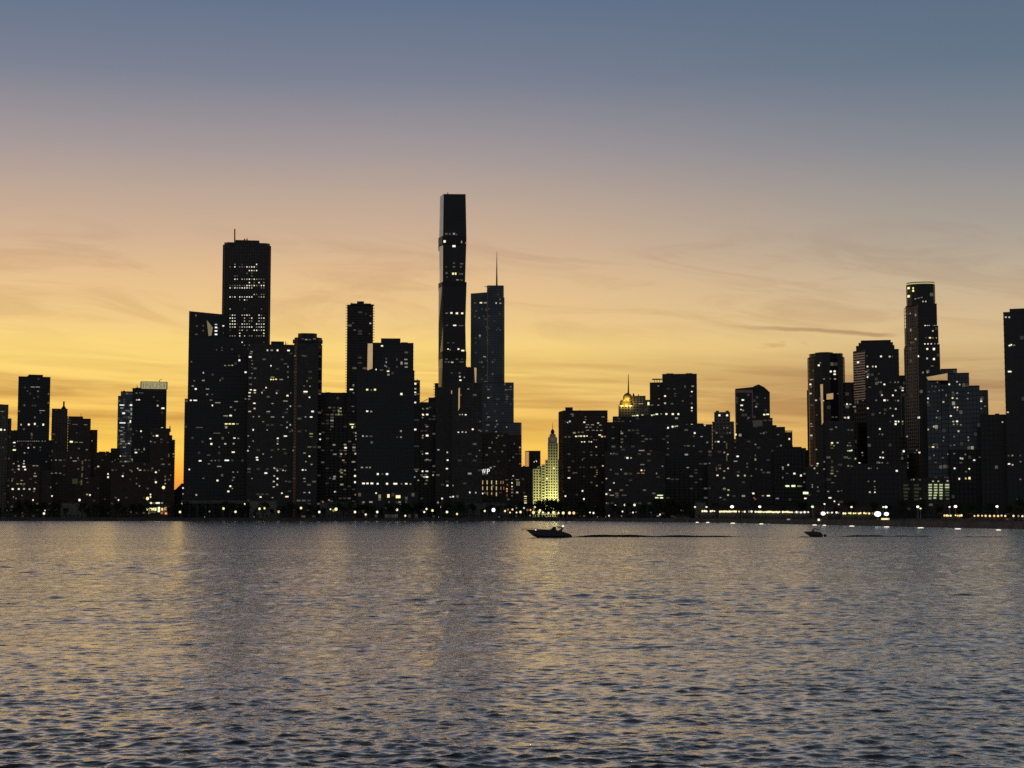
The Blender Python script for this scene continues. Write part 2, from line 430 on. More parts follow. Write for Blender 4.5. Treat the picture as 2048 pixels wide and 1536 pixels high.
def facade(foot, z0, z1, sty, bands, piers, dims, dens):
    wallm, bm, bh, pm, pw, bay, st, proud, _ = STY[sty]
    n = len(foot)
    nf = max(1, int(round((z1 - z0) / st))); h = (z1 - z0) / nf
    for i in range(n):
        p, q = Vector(foot[i]), Vector(foot[(i + 1) % n])
        e = q - p; L = e.length
        if L < 1.5: continue
        t = e / L; nr = Vector((t.y, -t.x))
        mid = (p + q) / 2
        if nr.dot(Vector((0, 0)) - mid) <= 0: continue          # the face looks away from the lake
        def P(s, o, z): w = p + t * s + nr * o; return (w.x, w.y, z)
        ex = proud if sty == 'balcony' else proud * 0.5
        for k in range(nf + 1):
            za, zb = z0 + k * h - bh / 2, z0 + k * h + bh / 2
            za = max(za, z0); zb = min(zb, z1 + 0.4)
            a, b_ = -ex, L + ex
            bands.poly([P(a, proud, za), P(b_, proud, za), P(b_, proud, zb), P(a, proud, zb)])
            bands.poly([P(a, proud, zb), P(b_, proud, zb), P(b_, 0, zb), P(a, 0, zb)])
            bands.poly([P(a, 0, za), P(b_, 0, za), P(b_, proud, za), P(a, proud, za)])
            if sty == 'balcony':
                bands.poly([P(a, -2, za), P(a, proud, za), P(a, proud, zb), P(a, -2, zb)])
                bands.poly([P(b_, proud, za), P(b_, -2, za), P(b_, -2, zb), P(b_, proud, zb)])
        nb = max(1, int(round(L / bay))); bw = L / nb
        pp = proud * (0.4 if sty == 'balcony' else 1.25)
        for k in range(nb + 1):
            a, b_ = max(0, k * bw - pw / 2), min(L, k * bw + pw / 2)
            piers.poly([P(a, pp, z0), P(b_, pp, z0), P(b_, pp, z1), P(a, pp, z1)])
            piers.poly([P(a, 0, z0), P(a, pp, z0), P(a, pp, z1), P(a, 0, z1)])
            piers.poly([P(b_, pp, z0), P(b_, 0, z0), P(b_, 0, z1), P(b_, pp, z1)])
        for k in range(nf):
            row = R.random()
            rk = 0.95 * dens * (3.0 if row > 0.93 else (0.5 if row < 0.5 else 1.0))
            for j in range(nb):
                if R.random() > rk: continue
                lv = R.random(); mi = 0 if lv < 0.66 else (1 if lv < 0.96 else 2)
                a, b_ = j * bw + pw / 2 + 0.1, (j + 1) * bw - pw / 2 - 0.1
                if b_ - a < 0.6: continue
                za, zb = z0 + k * h + bh / 2 + 0.2, z0 + (k + 1) * h - bh / 2 - 0.2
                o = 0.08
                dims.poly([P(a, o, za), P(b_, o, za), P(b_, o, zb), P(a, o, zb)], mi)

def rect(x0, x1, y0, y1): return [(x0, y0), (x1, y0), (x1, y1), (x0, y1)]

def chamfer(x0, x1, y0, y1, c): return [(x0 + c, y0), (x1 - c, y0), (x1, y0 + c), (x1, y1 - c), (x1 - c, y1), (x0 + c, y1), (x0, y1 - c), (x0, y0 + c)]

def rounded(x0, x1, y0, y1, k=7):
    """front bowed outwards like a bay"""
    cx, hw = (x0 + x1) / 2, (x1 - x0) / 2; bow = hw * 0.55
    f = [(cx - hw * math.cos(math.pi * i / k), y0 + bow * (1 - math.sin(math.pi * i / k))) for i in range(k + 1)]
    return f + [(x1, y1), (x0, y1)]

def new_root(name, label, cat, pxc, Y, group=None):
    global HEAD
    HEAD = math.atan((pxc - 1024) / F_PX)
    root = thing(name, label, cat, W((0, Y, GZ)), group)
    root.rotation_euler = (0, 0, -HEAD)
    root['_at'] = (0.0, float(Y), GZ)
    root['_head'] = HEAD
    return root

PART = {'m': 'tower_body', 's': 'setback', 'p': 'rooftop_penthouse', 'c': 'crown', 'b': 'podium'}

def tower(name, label, cat, short, Y, sty, tiers, dens=None, depth=None, group=None):
    """tiers: (kind, x0, x1, y_top, options) in photo pixels at distance Y + dy; base: photo y of the tier's foot."""
    global HEAD
    x0, x1 = tiers[0][1], tiers[0][2]
    root = new_root(name, label, cat, (x0 + x1) / 2, Y, group)
    bands, piers, dims = MB(), MB(), MB()
    allv, allf = [], []
    for t in tiers:
        k, a, b, top = t[:4]; op = t[4] if len(t) > 4 else {}
        yy = Y + op.get('dy', 0)
        st = op.get('sty', sty)
        A_, B_ = pt(a, top, yy), pt(b, top, yy)
        z1 = A_.z; z0 = pt(a, op['base'], yy).z if 'base' in op else GZ - 0.5
        w = B_.x - A_.x
        dp = op.get('depth', depth or min(55, max(12, w * 0.8)))
        sh = op.get('shape', 'rect')
        if sh == 'rect': foot = rect(A_.x, B_.x, yy, yy + dp)
        elif sh == 'cham': foot = chamfer(A_.x, B_.x, yy, yy + dp, w * op.get('c', 0.16))
        elif sh == 'round': foot = rounded(A_.x, B_.x, yy, yy + dp)
        elif sh == 'left':                        # a side face turned to the left shows: op['split'] is the corner's photo x
            s = pt(op['split'], top, yy).x
            foot = [(A_.x, yy + op.get('run', dp * 0.6)), (s, yy), (B_.x, yy), (B_.x, yy + dp), (A_.x, yy + dp)]
        m = MB()
        if 'top2' in op:                           # roof sloping from the left top to op['top2'] on the right
            zr = pt(b, op['top2'], yy).z
            zt = [z1 + (zr - z1) * ((x - A_.x) / max(w, .01)) for x, y in foot]
            m.prism(foot, z0, zt)
        else:
            m.prism(foot, z0, z1)
        wallm = op.get('mat') or (STY[st][0] if k in 'msb' else METAL_D)
        o = m.build(op.get('name', PART[k]), wallm, root)
        base = len(allv); allv += m.v; allf += [tuple(base + i for i in f) for f in m.f]
        if k in 'msb' and not op.get('blank'):
            zf = min(z1, pt(b, op['top2'], yy).z) if 'top2' in op else z1
            facade(foot, z0, zf, st, bands, piers, dims, STY[st][8] if dens is None else dens)
        if k == 'm' and 'top2' not in op and not op.get('blank') and sh == 'rect':
            W_ = B_.x - A_.x
            for q in range(R.randint(1, 3)):
                xa = A_.x + W_ * R.uniform(.08, .75); ww = W_ * R.uniform(.06, .2); m2 = MB()
                m2.box(xa, xa + ww, yy + 3, yy + min(10, dp - 2), z1 + .003, z1 + R.uniform(1.3, 2.4)); m2.build('rooftop_unit', METAL_D, root)
            if R.random() < .6:
                xa = A_.x + W_ * R.uniform(.1, .9); m2 = MB(); m2.tube((xa, yy + 4, z1), (xa, yy + 4, z1 + R.uniform(3, 6)), .22, .1, 5); m2.build('roof_aerial', METAL_D, root)
        if k in 'ms':
            pr = MB(); e = 0.45
            if 'top2' not in op:
                xs = [p[0] for p in foot]; ysx = [p[1] for p in foot]
                pr.prism([(x, y) for x, y in foot], z1 + 0.003, z1 + 1.0)
                pr.build('parapet', STY[st][1], root)
    wm = STY[sty]
    if bands.f: bands.build('floor_slab', wm[1], root, kind='stuff')
    if piers.f: piers.build('facade_pier', wm[3], root, kind='stuff')
    if dims.f: dims.build('dim_window', [light_mat('E'), light_mat('D'), light_mat('M')], root, kind='stuff')
    BVHS.append((BVHTree.FromPolygons([W(v) for v in allv], allf), root))
    xs = [t[1] for t in tiers] + [t[2] for t in tiers]
    SPANS.append((min(xs), max(xs), Y, short))
    return root

def mast(root, px, y0, y1, Y, r0, r1=None, name='antenna', m=None):
    a, b = pt(px, y1, Y), pt(px, y0, Y)
    mb = MB(); mb.tube((a.x, a.y + 3, a.z - 2), (b.x, b.y + 3, b.z), r0, r1 if r1 is not None else r0 * 0.5, 8)
    return mb.build(name, m or METAL_D, root)

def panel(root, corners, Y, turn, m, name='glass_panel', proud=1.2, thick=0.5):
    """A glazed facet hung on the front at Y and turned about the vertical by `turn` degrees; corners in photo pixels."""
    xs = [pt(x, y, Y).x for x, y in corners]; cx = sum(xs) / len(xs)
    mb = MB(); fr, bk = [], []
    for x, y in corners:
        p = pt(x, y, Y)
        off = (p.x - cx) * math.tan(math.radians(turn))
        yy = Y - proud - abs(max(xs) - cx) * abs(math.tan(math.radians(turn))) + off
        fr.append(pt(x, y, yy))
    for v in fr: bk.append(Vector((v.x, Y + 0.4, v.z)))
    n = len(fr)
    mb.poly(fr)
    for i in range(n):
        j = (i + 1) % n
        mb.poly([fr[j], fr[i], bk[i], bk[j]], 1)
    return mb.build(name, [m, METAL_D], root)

T = tower
t = T('office_tower', 'stepped dark tower cut off by the left edge of the picture', 'office tower', 'cut off left tower', 2300, 'stone',
      [('m', -60, 17, 809, {}), ('s', 17.2, 23, 838, {'dy': 3}), ('s', 23.2, 26, 872, {'dy': 6})])
t = T('office_tower', 'dark flat slab tower with small penthouse near the left edge', 'office tower', 'flat slab tower', 2200, 'dark',
      [('m', 37, 101, 754, {}), ('p', 57, 86, 749, {'base': 754, 'dy': 8, 'depth': 20}), ('b', 34, 103, 880, {'dy': -6, 'sty': 'stone'})], dens=0.06)
T('office_block', 'low dark block filling the gap between the two leftmost towers', 'office block', 'leftmost low block', 2350, 'stone', [('m', 18, 42, 862)])
T('office_block', 'broad low masonry block at the foot of the flat slab tower', 'office block', 'broad masonry block', 1980, 'brown',
  [('m', 22, 80, 930, {}), ('s', 80.3, 104, 942, {'dy': 3})], dens=0.12)
t = T('spire_tower', 'old masonry tower with a pointed cupola roof on the left', 'skyscraper', 'cupola roofed tower', 2250, 'stone',
      [('m', 103.5, 136, 833, {}), ('s', 104, 121, 818.5, {'base': 833, 'dy': 2, 'depth': 24}), ('s', 121.2, 135, 819, {'base': 833, 'dy': 1, 'depth': 24})], dens=0.03)
c = pt(127.5, 819, 2250); e = pt(127.5, 810.5, 2250); s_ = pt(127.5, 802, 2250)
mb = MB(); rw = (pt(134, 819, 2250).x - c.x)
mb.lathe((c.x, 2262, c.z), [(rw, 0), (rw * 0.95, 1.2), (rw * 0.62, 3.2), (rw * 0.45, (e.z - c.z) * 0.75), (rw * 0.26, e.z - c.z), (rw * 0.26, (s_.z - c.z)), (0.2, s_.z - c.z + .5)], 12)
mb.build('cupola_roof', METAL_D, t)
t = T('office_block', 'dark block with a lit cornice line right of the cupola tower', 'office block', 'cornice lit block', 2150, 'brown',
      [('m', 136.3, 181.6, 838, {}), ('s', 137, 166, 834, {'base': 838, 'dy': 3, 'depth': 20}), ('s', 181.8, 195, 861, {'dy': 5})], dens=0.05)
mast(t, 162, 826, 838, 2150, 0.35)
T('office_block', 'masonry block with a yellow floodlit corner on the left shore', 'office block', 'yellow cornered block', 2000, 'brown', [('m', 104, 182, 905, {}), ('b', 150, 200, 955, {'dy': -5})], dens=0.07)
t = T('office_block', 'lowest dark block in the left gap with tiny roof pinnacles', 'office block', 'pinnacled low block', 2100, 'brown',
      [('m', 188, 222, 906, {}), ('s', 222.3, 240, 898, {'dy': 3}), ('p', 198, 211, 903, {'base': 906, 'dy': 6, 'depth': 8})], dens=0.06)
mast(t, 213, 902, 908, 2100, 0.8)
T('glass_tower', 'glass office tower with brightly lit floors beside the sign topped tower', 'office tower', 'bright glass tower', 2110, 'blue',
  [('m', 241.5, 266, 784, {}), ('s', 236, 241.2, 793, {'dy': 4})], dens=0.42)
t = T('office_tower', 'dark tower carrying a long pale rooftop sign board', 'office tower', 'sign topped tower', 2050, 'dark',
      [('m', 265, 333.5, 777.5, {})], dens=0.035)
# gable with a small finial left of the sign
g0, g1, gp = pt(266, 777.5, 2050), pt(283, 777.5, 2050), pt(274.5, 775.6, 2050)
mb = MB(); mb.prism([(g0.x, 2054), (g1.x, 2054), (g1.x, 2066), (g0.x, 2066)], g0.z, [g0.z + .3, g0.z + .3, g0.z + .3, g0.z + .3])
mb.poly([(g0.x, 2053.9, g0.z + .3), (g1.x, 2053.9, g0.z + .3), (gp.x, 2053.9, gp.z + 1)]); mb.poly([(g1.x, 2066, g0.z + .3), (g0.x, 2066, g0.z + .3), (gp.x, 2066, gp.z + 1)])
mb.poly([(g0.x, 2053.9, g0.z + .3), (gp.x, 2053.9, gp.z + 1), (gp.x, 2066, gp.z + 1), (g0.x, 2066, g0.z + .3)]); mb.poly([(gp.x, 2053.9, gp.z + 1), (g1.x, 2053.9, g0.z + .3), (g1.x, 2066, g0.z + .3), (gp.x, 2066, gp.z + 1)])
mb.build('roof_gable', METAL_D, t)
mast(t, 274.3, 770, 776, 2050, 0.5, 0.3, 'finial')
a, b = pt(281.5, 778, 2050), pt(334.3, 765, 2050)
mb = MB(); mb.box(a.x, b.x, 2047, 2052, a.z + 0.5, b.z); sg = mb.build('sign_board', SIGNBG, t)
fm = MB(); fm.box(a.x - .5, a.x + .7, 2046.6, 2052.5, a.z + .4, b.z + .5); fm.box(b.x - .7, b.x + .5, 2046.6, 2052.5, a.z + .4, b.z + .5)
fm.box(a.x + .7, b.x - .7, 2046.6, 2052.5, b.z + .004, b.z + .6); fm.build('sign_frame', METAL_D, t)
def text(body, x0, x1, ytop, ybot, Y, m, parent, name, thick=0.3, part=None):
    cu = bpy.data.curves.new(name, 'FONT'); cu.body = body; cu.extrude = thick / 2; cu.resolution_u = 2
    tmp = bpy.data.objects.new('letter_tmp', cu)
    COL.objects.link(tmp); dg = bpy.context.evaluated_depsgraph_get(); dg.update()
    me = bpy.data.meshes.new_from_object(tmp.evaluated_get(dg)); bpy.data.objects.remove(tmp)
    co = np.array([v.co[:] for v in me.vertices]); mn, mx = co.min(0), co.max(0)
    p, q = pt(x0, ybot, Y), pt(x1, ytop, Y)
    at = parent.matrix_world.translation if False else parent
    r = parent
    while r is not None and '_at' not in r: r = r.parent
    off = r['_at'] if r is not None else (0, 0, 0)
    for v in me.vertices:
        x = p.x + (v.co.x - mn[0]) / (mx[0] - mn[0]) * (q.x - p.x)
        z = p.z + (v.co.y - mn[1]) / (mx[1] - mn[1]) * (q.z - p.z)
        v.co = (x - off[0], Y + v.co.z - off[1], z - off[2])
    me.materials.clear(); me.materials.append(m); me.name = name
    ob = bpy.data.objects.new(name, me); COL.objects.link(ob); ob.parent = parent
    return ob
for ch, xa, xb in (('I', 285.5, 288), ('N', 291, 302.5), ('U', 304.5, 314.5), ('S', 317, 324.5), ('I', 327, 329.5)):
    text(ch, xa, xb, 766.7, 776, 2046.8, SIGNFG, sg, 'letter', 0.3)
mb = MB(); p = pt(318.5, 765, 2050); q = pt(324.5, 757.5, 2050)
mb.tube((p.x, 2050, p.z), (p.x + .6, 2050, p.z + 3), .5, .4); mb.tube((p.x + .6, 2050, p.z + 3), (q.x, 2050, q.z), .35, .2); mb.build('rooftop_davit', METAL_D, t)
t = T('stepped_tower', 'dark narrow block stepping down to the orange sky gap', 'skyscraper', 'stepped gap tower', 1980, 'brown',
      [('m', 300, 339.5, 858, {}), ('s', 339.7, 344.5, 872, {'dy': 3}), ('s', 344.7, 350, 881, {'dy': 6}), ('b', 222, 349, 925, {'dy': -12, 'sty': 'brown'})], dens=0.09)
mast(t, 340, 851, 860, 1980, 1.2, 0.4)
t = T('gabled_house', 'small gable roofed building at the foot of the orange sky gap', 'building', 'gabled gap building', 2000, 'brown', [('m', 346, 372, 981, {'dy': 0})], dens=0.05)
g0, g1 = pt(349, 981, 2000), pt(370, 981, 2000); gp = pt(364, 966, 2000)
mb = MB()
for yy in (1999.5, 2025): mb.poly([(g0.x, yy, g0.z), (g1.x, yy, g0.z), (g1.x, yy, gp.z - 2), (gp.x, yy, gp.z)])
mb.poly([(g0.x, 1999.5, g0.z), (gp.x, 1999.5, gp.z), (gp.x, 2025, gp.z), (g0.x, 2025, g0.z)]); mb.poly([(gp.x, 1999.5, gp.z), (g1.x, 1999.5, gp.z - 2), (g1.x, 2025, gp.z - 2), (gp.x, 2025, gp.z)])
mb.build('gable_roof', BLACK_P, t)

t = T('slab_tower', 'tall dark slab tower left of the white lit tower with a pale facet', 'skyscraper', 'pale faceted slab', 1980, 'dark',
      [('m', 378.3, 450, 622, {'top2': 629})], dens=0.015)
panel(t, [(413.5, 640), (425.5, 655), (423, 671), (417, 672)], 1980, -44, FLANK)
T('harbour_tower', 'broad black apartment tower fronting the left cluster, top cut flat', 'apartment tower', 'broad black tower', 1700, 'dark',
  [('m', 377.5, 501, 676, {'base': 798, 'dy': 4}), ('b', 369.5, 503, 798, {'sty': 'dark'}), ('s', 373.5, 380, 806, {'dy': 2, 'base': 830})], dens=0.03)
t = T('white_lit_tower', 'tall square tower with rows of white lit office windows', 'skyscraper', 'white lit office tower', 2060, 'piers',
      [('m', 446.5, 541.5, 490, {'shape': 'cham', 'c': 0.05}), ('s', 448.5, 540, 485.5, {'base': 490, 'shape': 'cham', 'c': 0.08, 'dy': 3, 'blank': 1}), ('p', 471, 519, 480, {'base': 485.5, 'dy': 12, 'depth': 34})], dens=0.0, depth=60)
mast(t, 469.5, 457, 486, 2060, 0.9, 0.8)
for px, h in ((489, 477), (494, 476.5)): mast(t, px, h, 481, 2060, 0.9, 0.9, 'roof_vent')
mb = MB(); za = pt(472, 480, 2060).z; zb = pt(472, 475.8, 2060).z
for px in range(472, 520, 5):
    x = pt(px, 480, 2060).x; mb.box(x - .12, x + .12, 2075, 2075.3, za, zb)
xa, xb = pt(472, 480, 2060).x, pt(518, 480, 2060).x
mb.box(xa, xb, 2075, 2075.2, zb - .3, zb); mb.build('roof_railing', STEEL, t)
t = T('grid_tower', 'concrete grid apartment tower before the white lit tower', 'apartment tower', 'concrete grid tower', 1640, 'conc',
      [('m', 497, 587, 690, {}), ('p', 542, 568, 682.5, {'base': 690, 'dy': 8, 'depth': 14})], dens=0.08)
mast(t, 571.5, 682, 690, 1640, 0.6)
t = T('round_crown_tower', 'tower with curved crown and drum roof right of the grid tower', 'apartment tower', 'curved crown tower', 1630, 'conc',
      [('m', 587.5, 644, 690, {'shape': 'cham', 'c': 0.14}), ('c', 585.5, 645.5, 678, {'base': 683, 'shape': 'cham', 'c': .16, 'dy': -1.2}), ('c', 589, 644, 674, {'base': 678, 'dy': 2, 'shape': 'cham', 'c': .2}),
       ('p', 596, 634, 666, {'base': 674, 'dy': 8, 'depth': 14, 'shape': 'cham', 'c': .2}), ('c', 588.5, 643, 683, {'base': 690, 'shape': 'cham', 'c': .14, 'dy': .6})], dens=0.06)
T('office_block', 'flat topped low block between the curved crown and balcony towers', 'office block', 'flat topped mid block', 1980, 'glass', [('m', 640, 700, 786.5)], dens=0.05)
T('office_block', 'busy lower block with many small lights left of the black tower', 'office block', 'speckled low block', 1720, 'conc', [('m', 642, 713, 826, {}), ('s', 655, 690, 812, {'dy': 6})], dens=0.20)
t = T('balcony_tower', 'slender balcony edged apartment tower left of the black tower', 'apartment tower', 'slender balcony tower', 1850, 'balcony',
      [('m', 694.5, 746.5, 611, {}), ('p', 714, 728, 602.5, {'base': 606, 'dy': 10, 'depth': 12}), ('p', 701, 742, 606.5, {'base': 611, 'dy': 5, 'depth': 26})], dens=0.05)
mast(t, 703.3, 604, 612, 1850, 0.5)
mb = MB(); g0, g1, g2 = pt(694, 616, 1850), pt(704, 608, 1850), pt(704, 612, 1850)
mb.tube((g0.x, 1848, g0.z), (g1.x, 1848, g1.z), .7, .7); g1 = pt(747.5, 609.5, 1850); g0 = pt(701, 609.5, 1850); mb.box(g0.x, g1.x, 1846.5, 1852, g1.z - .8, g1.z); mb.build('roof_canopy', CONC_D, t)
t = T('black_tower', 'wide black tower with a lit podium and a silver left edge', 'office tower', 'wide black tower', 1600, 'dark',
      [('m', 735.5, 827, 687, {'dy': 6}), ('s', 714, 829, 742, {}), ('p', 762, 801, 676.5, {'base': 687, 'dy': 14, 'depth': 16})], dens=0.008)
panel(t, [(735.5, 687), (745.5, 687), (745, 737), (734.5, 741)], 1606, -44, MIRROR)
T('podium_block', 'wide lit podium at the foot of the black tower', 'podium block', 'lit podium', 1570, 'glass', [('m', 716, 836, 985, {})], dens=0.35)
t = T('apartment_tower', 'narrow block with stacked lit end windows right of the black tower', 'apartment tower', 'narrow end lit block', 1760, 'conc',
      [('m', 827.5, 840, 762, {}), ('s', 840.2, 872, 806, {'dy': 4}), ('p', 857, 870, 795, {'base': 806, 'dy': 8, 'depth': 16})], dens=0.14)
mb = MB(); p, q = pt(842, 805, 1768), pt(856, 798, 1768); mb.tube(p, q, .3, .3, 6); mb.build('roof_ramp', METAL_D, t)

# the tallest tower: stacked tapering and flaring prisms with a bright left flank
def tall_tower():
    Y = 1790
    root = new_root('tallest_tower', 'tallest tower, sleek stacked glass with pale left flank', 'skyscraper', 905, Y)
    secs = [(388, 880.2, 887.3, 931.3), (475, 878.3, 886.0, 933.0), (563.5, 879.3, 885.6, 930.3), (564.5, 877.3, 885.4, 933.3), (648, 877.0, 886.2, 930.8), (735, 876.8, 885.0, 932.4), (860, 877.5, 886.5, 930.5), (1031, 876.5, 885.5, 932)]
    bands, piers, dims, allv, allf = MB(), MB(), MB(), [], []
    run = 14.0
    for (ya, l0, s0, r0), (yb, l1, s1, r1) in zip(secs, secs[1:]):
        if yb - ya < 3: continue
        up, lo = [], []
        for (yy, l, s, r, out) in ((ya, l0, s0, r0, up), (yb, l1, s1, r1, lo)):
            xl, xs, xr = pt(l, yy, Y).x * (Y + run) / Y, pt(s, yy, Y).x, pt(r, yy, Y).x
            out += [(xl, Y + run), (xs, Y), (xr, Y), (xr, Y + 46), (xl, Y + 46)]
        z1, z0 = pt(905, ya, Y).z, max(GZ - .5, pt(905, yb, Y).z)
        m = MB(); m.prism(lo, z0 + .01, z1 - .01, 0, up)
        m.m[0] = 1
        m.build('glass_stem', [GLASS, FLANK], root)
        base = len(allv); allv += m.v; allf += [tuple(base + i for i in f) for f in m.f]
        mid = [((a[0] + b[0]) / 2, (a[1] + b[1]) / 2) for a, b in zip(up, lo)]
        nf = int((z1 - z0) / 3.9)
        for k in range(1, nf):
            f = k / nf; z = z0 + (z1 - z0) * f
            q = [Vector((b[0] + (a[0] - b[0]) * f, b[1] + (a[1] - b[1]) * f, z)) for a, b in zip(up, lo)]
            for i in (1,):
                p0, p1 = q[i], q[i + 1]; t_ = (p1 - p0).normalized(); nr = Vector((t_.y, -t_.x, 0)) * .15
                h = Vector((0, 0, .22))
                bands.poly([p0 + nr - h, p1 + nr - h, p1 + nr + h, p0 + nr + h])
            if ya > 470 and R.random() < .14:
                for j in range(9):
                    if R.random() < .25:
                        p0, p1 = q[1], q[2]; a_, b_ = p0.lerp(p1, (j + .1) / 9), p0.lerp(p1, (j + .9) / 9); o = Vector((0, -.1, 0))
                        dims.poly([a_ + o + Vector((0, 0, .5)), b_ + o + Vector((0, 0, .5)), b_ + o + Vector((0, 0, 2.6)), a_ + o + Vector((0, 0, 2.6))], 0 if R.random() < .6 else 1)
    bands.build('floor_slab', METAL_D, root, kind='stuff'); dims.build('dim_window', [light_mat('E'), light_mat('D')], root, kind='stuff')
    for ya, yb in ((472, 489), (563.8, 572), (703, 717)):      # open mechanical floors: dark wrap round the pale flank
        z1, z0 = pt(905, ya, Y).z, pt(905, yb, Y).z
        xl, xs, xr = pt(877.6, ya, Y).x * (Y + run) / Y, pt(885.6, ya, Y).x, pt(932.4, ya, Y).x
        e = .5
        m = MB(); m.prism([(xl - e, Y + run - e), (xs - e, Y - e), (xr + e * .4, Y - e), (xr + e * .4, Y + 46.5), (xl - e, Y + 46.5)], z0, z1); m.build('mechanical_floor', BLACK_P, root)
    a = pt(895.5, 388, Y); b = pt(895.5, 379.5, Y)
    m = MB(); m.tube((a.x, Y + 12, a.z - 1), (a.x, Y + 12, a.z + 2.6), 1.6, .9); m.tube((a.x, Y + 12, a.z + 2.6), (b.x, Y + 12, b.z), .5, .2); m.build('roof_mast', METAL_D, root)
    BVHS.append((BVHTree.FromPolygons([W(v) for v in allv], allf), root)); SPANS.append((877, 933, Y, 'tallest tower'))
    return root
tall = tall_tower()
t = T('stem_wing', 'lower glass wing stepping down right of the tallest tower', 'office tower', 'lower glass wing', 1800, 'glass', [('m', 931, 946, 736, {}), ('s', 931.5, 957, 767, {'dy': -8})], dens=0.06)
panel(t, [(948.5, 735), (953, 736), (952.5, 766), (950, 766)], 1791, -44, MIRROR)
T('balcony_block', 'block with white striped balcony ends left of the tallest tower', 'apartment tower', 'striped balcony block', 1830, 'balcony', [('m', 869.5, 880, 768, {})], dens=0.1)
for k in range(15):
    pass
t = T('grid_front_tower', 'gridded dark hotel block in front of the tallest tower', 'hotel tower', 'gridded hotel block', 1560, 'conc',
      [('m', 905, 964.5, 767, {'dy': 4}), ('s', 872, 918, 776, {'dy': 40})], dens=0.05)
panel(t, [(917, 777), (919.8, 775), (919.6, 815), (916.5, 822)], 1564, -44, MIRROR)
panel(t, [(902, 781), (904.4, 781), (904, 788), (902.4, 788)], 1600, -44, MIRROR)
# spire tower with stepped right side
t = T('spired_skyscraper', 'tall glass tower with a thin roof spire and stepped right side', 'skyscraper', 'spired glass tower', 2480, 'blue',
      [('m', 941.5, 974, 587, {'top2': 584.5}), ('s', 974.2, 1007.5, 572, {'dy': -3, 'shape': 'cham', 'c': .06}), ('s', 1000, 1009, 596, {'dy': 8}), ('s', 960, 1027.5, 766, {'dy': -10}), ('s', 958, 1043, 846, {'dy': -20, 'shape': 'cham', 'c': .04})], dens=0.05)
mast(t, 993.6, 503, 574, 2480, 1.5, 0.25, 'spire')
mb = MB(); p, q = pt(969, 572.5, 2477), pt(975, 572.5, 2477); mb.box(p.x, q.x, 2478, 2480, p.z - .6, p.z); mb.build('roof_ledge', METAL_D, t)
t = T('office_block', 'brown block with lit white roof sign and golden lit columns', 'office block', 'golden columned block', 1760, 'brown',
      [('m', 962, 1016, 868, {'dy': 10}), ('s', 1016.3, 1043, 872, {'dy': 14}), ('s', 958, 1052, 962, {'dy': -4})], dens=0.10)
for nm, ch, xa, xb in (('letter', 'W', 963.8, 971.6), ('letter', 'P', 974, 979.6)):
    text(ch, xa, xb, 937.8, 947.4, 1752, light_mat('Bc'), t, nm, .4)
T('low_block', 'low dark block beside the floodlit white tower', 'office block', 'low dark floodlit neighbour', 1850, 'glass', [('m', 1043, 1066, 935, {})], dens=0.05)
t = T('far_block', 'small distant block with an orange lit side in the sky gap', 'office block', 'distant orange sided block', 3000, 'dark',
      [('m', 1050, 1081, 902.5, {'shape': 'left', 'split': 1058.5, 'run': 22})], dens=0.02)
panel(t, [(1050.6, 904), (1057.6, 903.5), (1057.6, 933), (1050.6, 933)], 2998, -44, MIRROR, 'sunlit_flank')

# floodlit white terracotta clock-style tower
def flood_tower():
    Y = 2200
    t = T('floodlit_tower', 'ornate white tower floodlit yellow green from below', 'skyscraper', 'floodlit white tower', Y, 'terra',
          [('m', 1095.6, 1116, 887.6, {'dy': 0}), ('s', 1090.2, 1096.5, 921, {'dy': 1.5}), ('s', 1083, 1090, 930, {'dy': 3}), ('s', 1066, 1082.7, 939, {'dy': 6}), ('s', 1075, 1083, 934, {'dy': 9}), ('s', 1115.2, 1121, 920, {'dy': 2})], dens=0.0)
    c = pt(1105.2, 887.6, Y); sc = Y / F_PX
    m = MB()
    m.lathe((c.x, Y + 7, c.z), [(9.2 * sc, 0), (9.2 * sc, 8.5), (8.2 * sc, 9.2)], 8); m.build('belfry', WHITE_T, t)
    m = MB(); m.lathe((c.x, Y + 7, c.z + 9.2), [(6.6 * sc, 0), (6.2 * sc, 3.2), (4.4 * sc, 5)], 8); m.build('upper_tier', WHITE_T, t)
    m = MB()
    m.lathe((c.x, Y + 7, c.z + 14.2), [(2.8 * sc, 0), (3.8 * sc, 1.2), (3.8 * sc, 3.4), (2.6 * sc, 5.2), (.6 * sc, 6.4), (.4, 8), (.12, 16)], 10); m.build('cupola', METAL_D, t)
    for (px, w) in ((1108.7, 0),):
        pass
    for k in range(8):
        a_ = math.pi * 2 * k / 8 + .39
        m = MB(); x, y = c.x + 8.9 * sc * math.cos(a_), Y + 7 + 8.9 * sc * math.sin(a_)
        if y > Y + 9: continue
        m.tube((x, y, c.z + .1), (x, y, c.z + 8.4), .55, .45, 6); m.tube((x, y, c.z + 8.4), (x, y, c.z + 11), .4, .05, 6); m.build('pinnacle', WHITE_T, t)
    return t
flood = flood_tower()

t = T('office_tower', 'broad dark office tower with warm lit rows right of the floodlit tower', 'office tower', 'warm rowed office tower', 1900, 'brown',
      [('m', 1117, 1215, 822.5, {'shape': 'left', 'split': 1127.5, 'run': 26}), ('p', 1130.5, 1145.5, 814.5, {'base': 822.5, 'dy': 8, 'depth': 14})], dens=0.10)
mast(t, 1160, 818.5, 823, 1900, 0.5)
T('apartment_block', 'dark stepped infill block left of the gold domed tower', 'apartment block', 'stepped infill block', 1820, 'conc', [('m', 1214, 1238, 846, {}), ('s', 1226, 1330, 834.5, {'dy': 4})], dens=0.12)
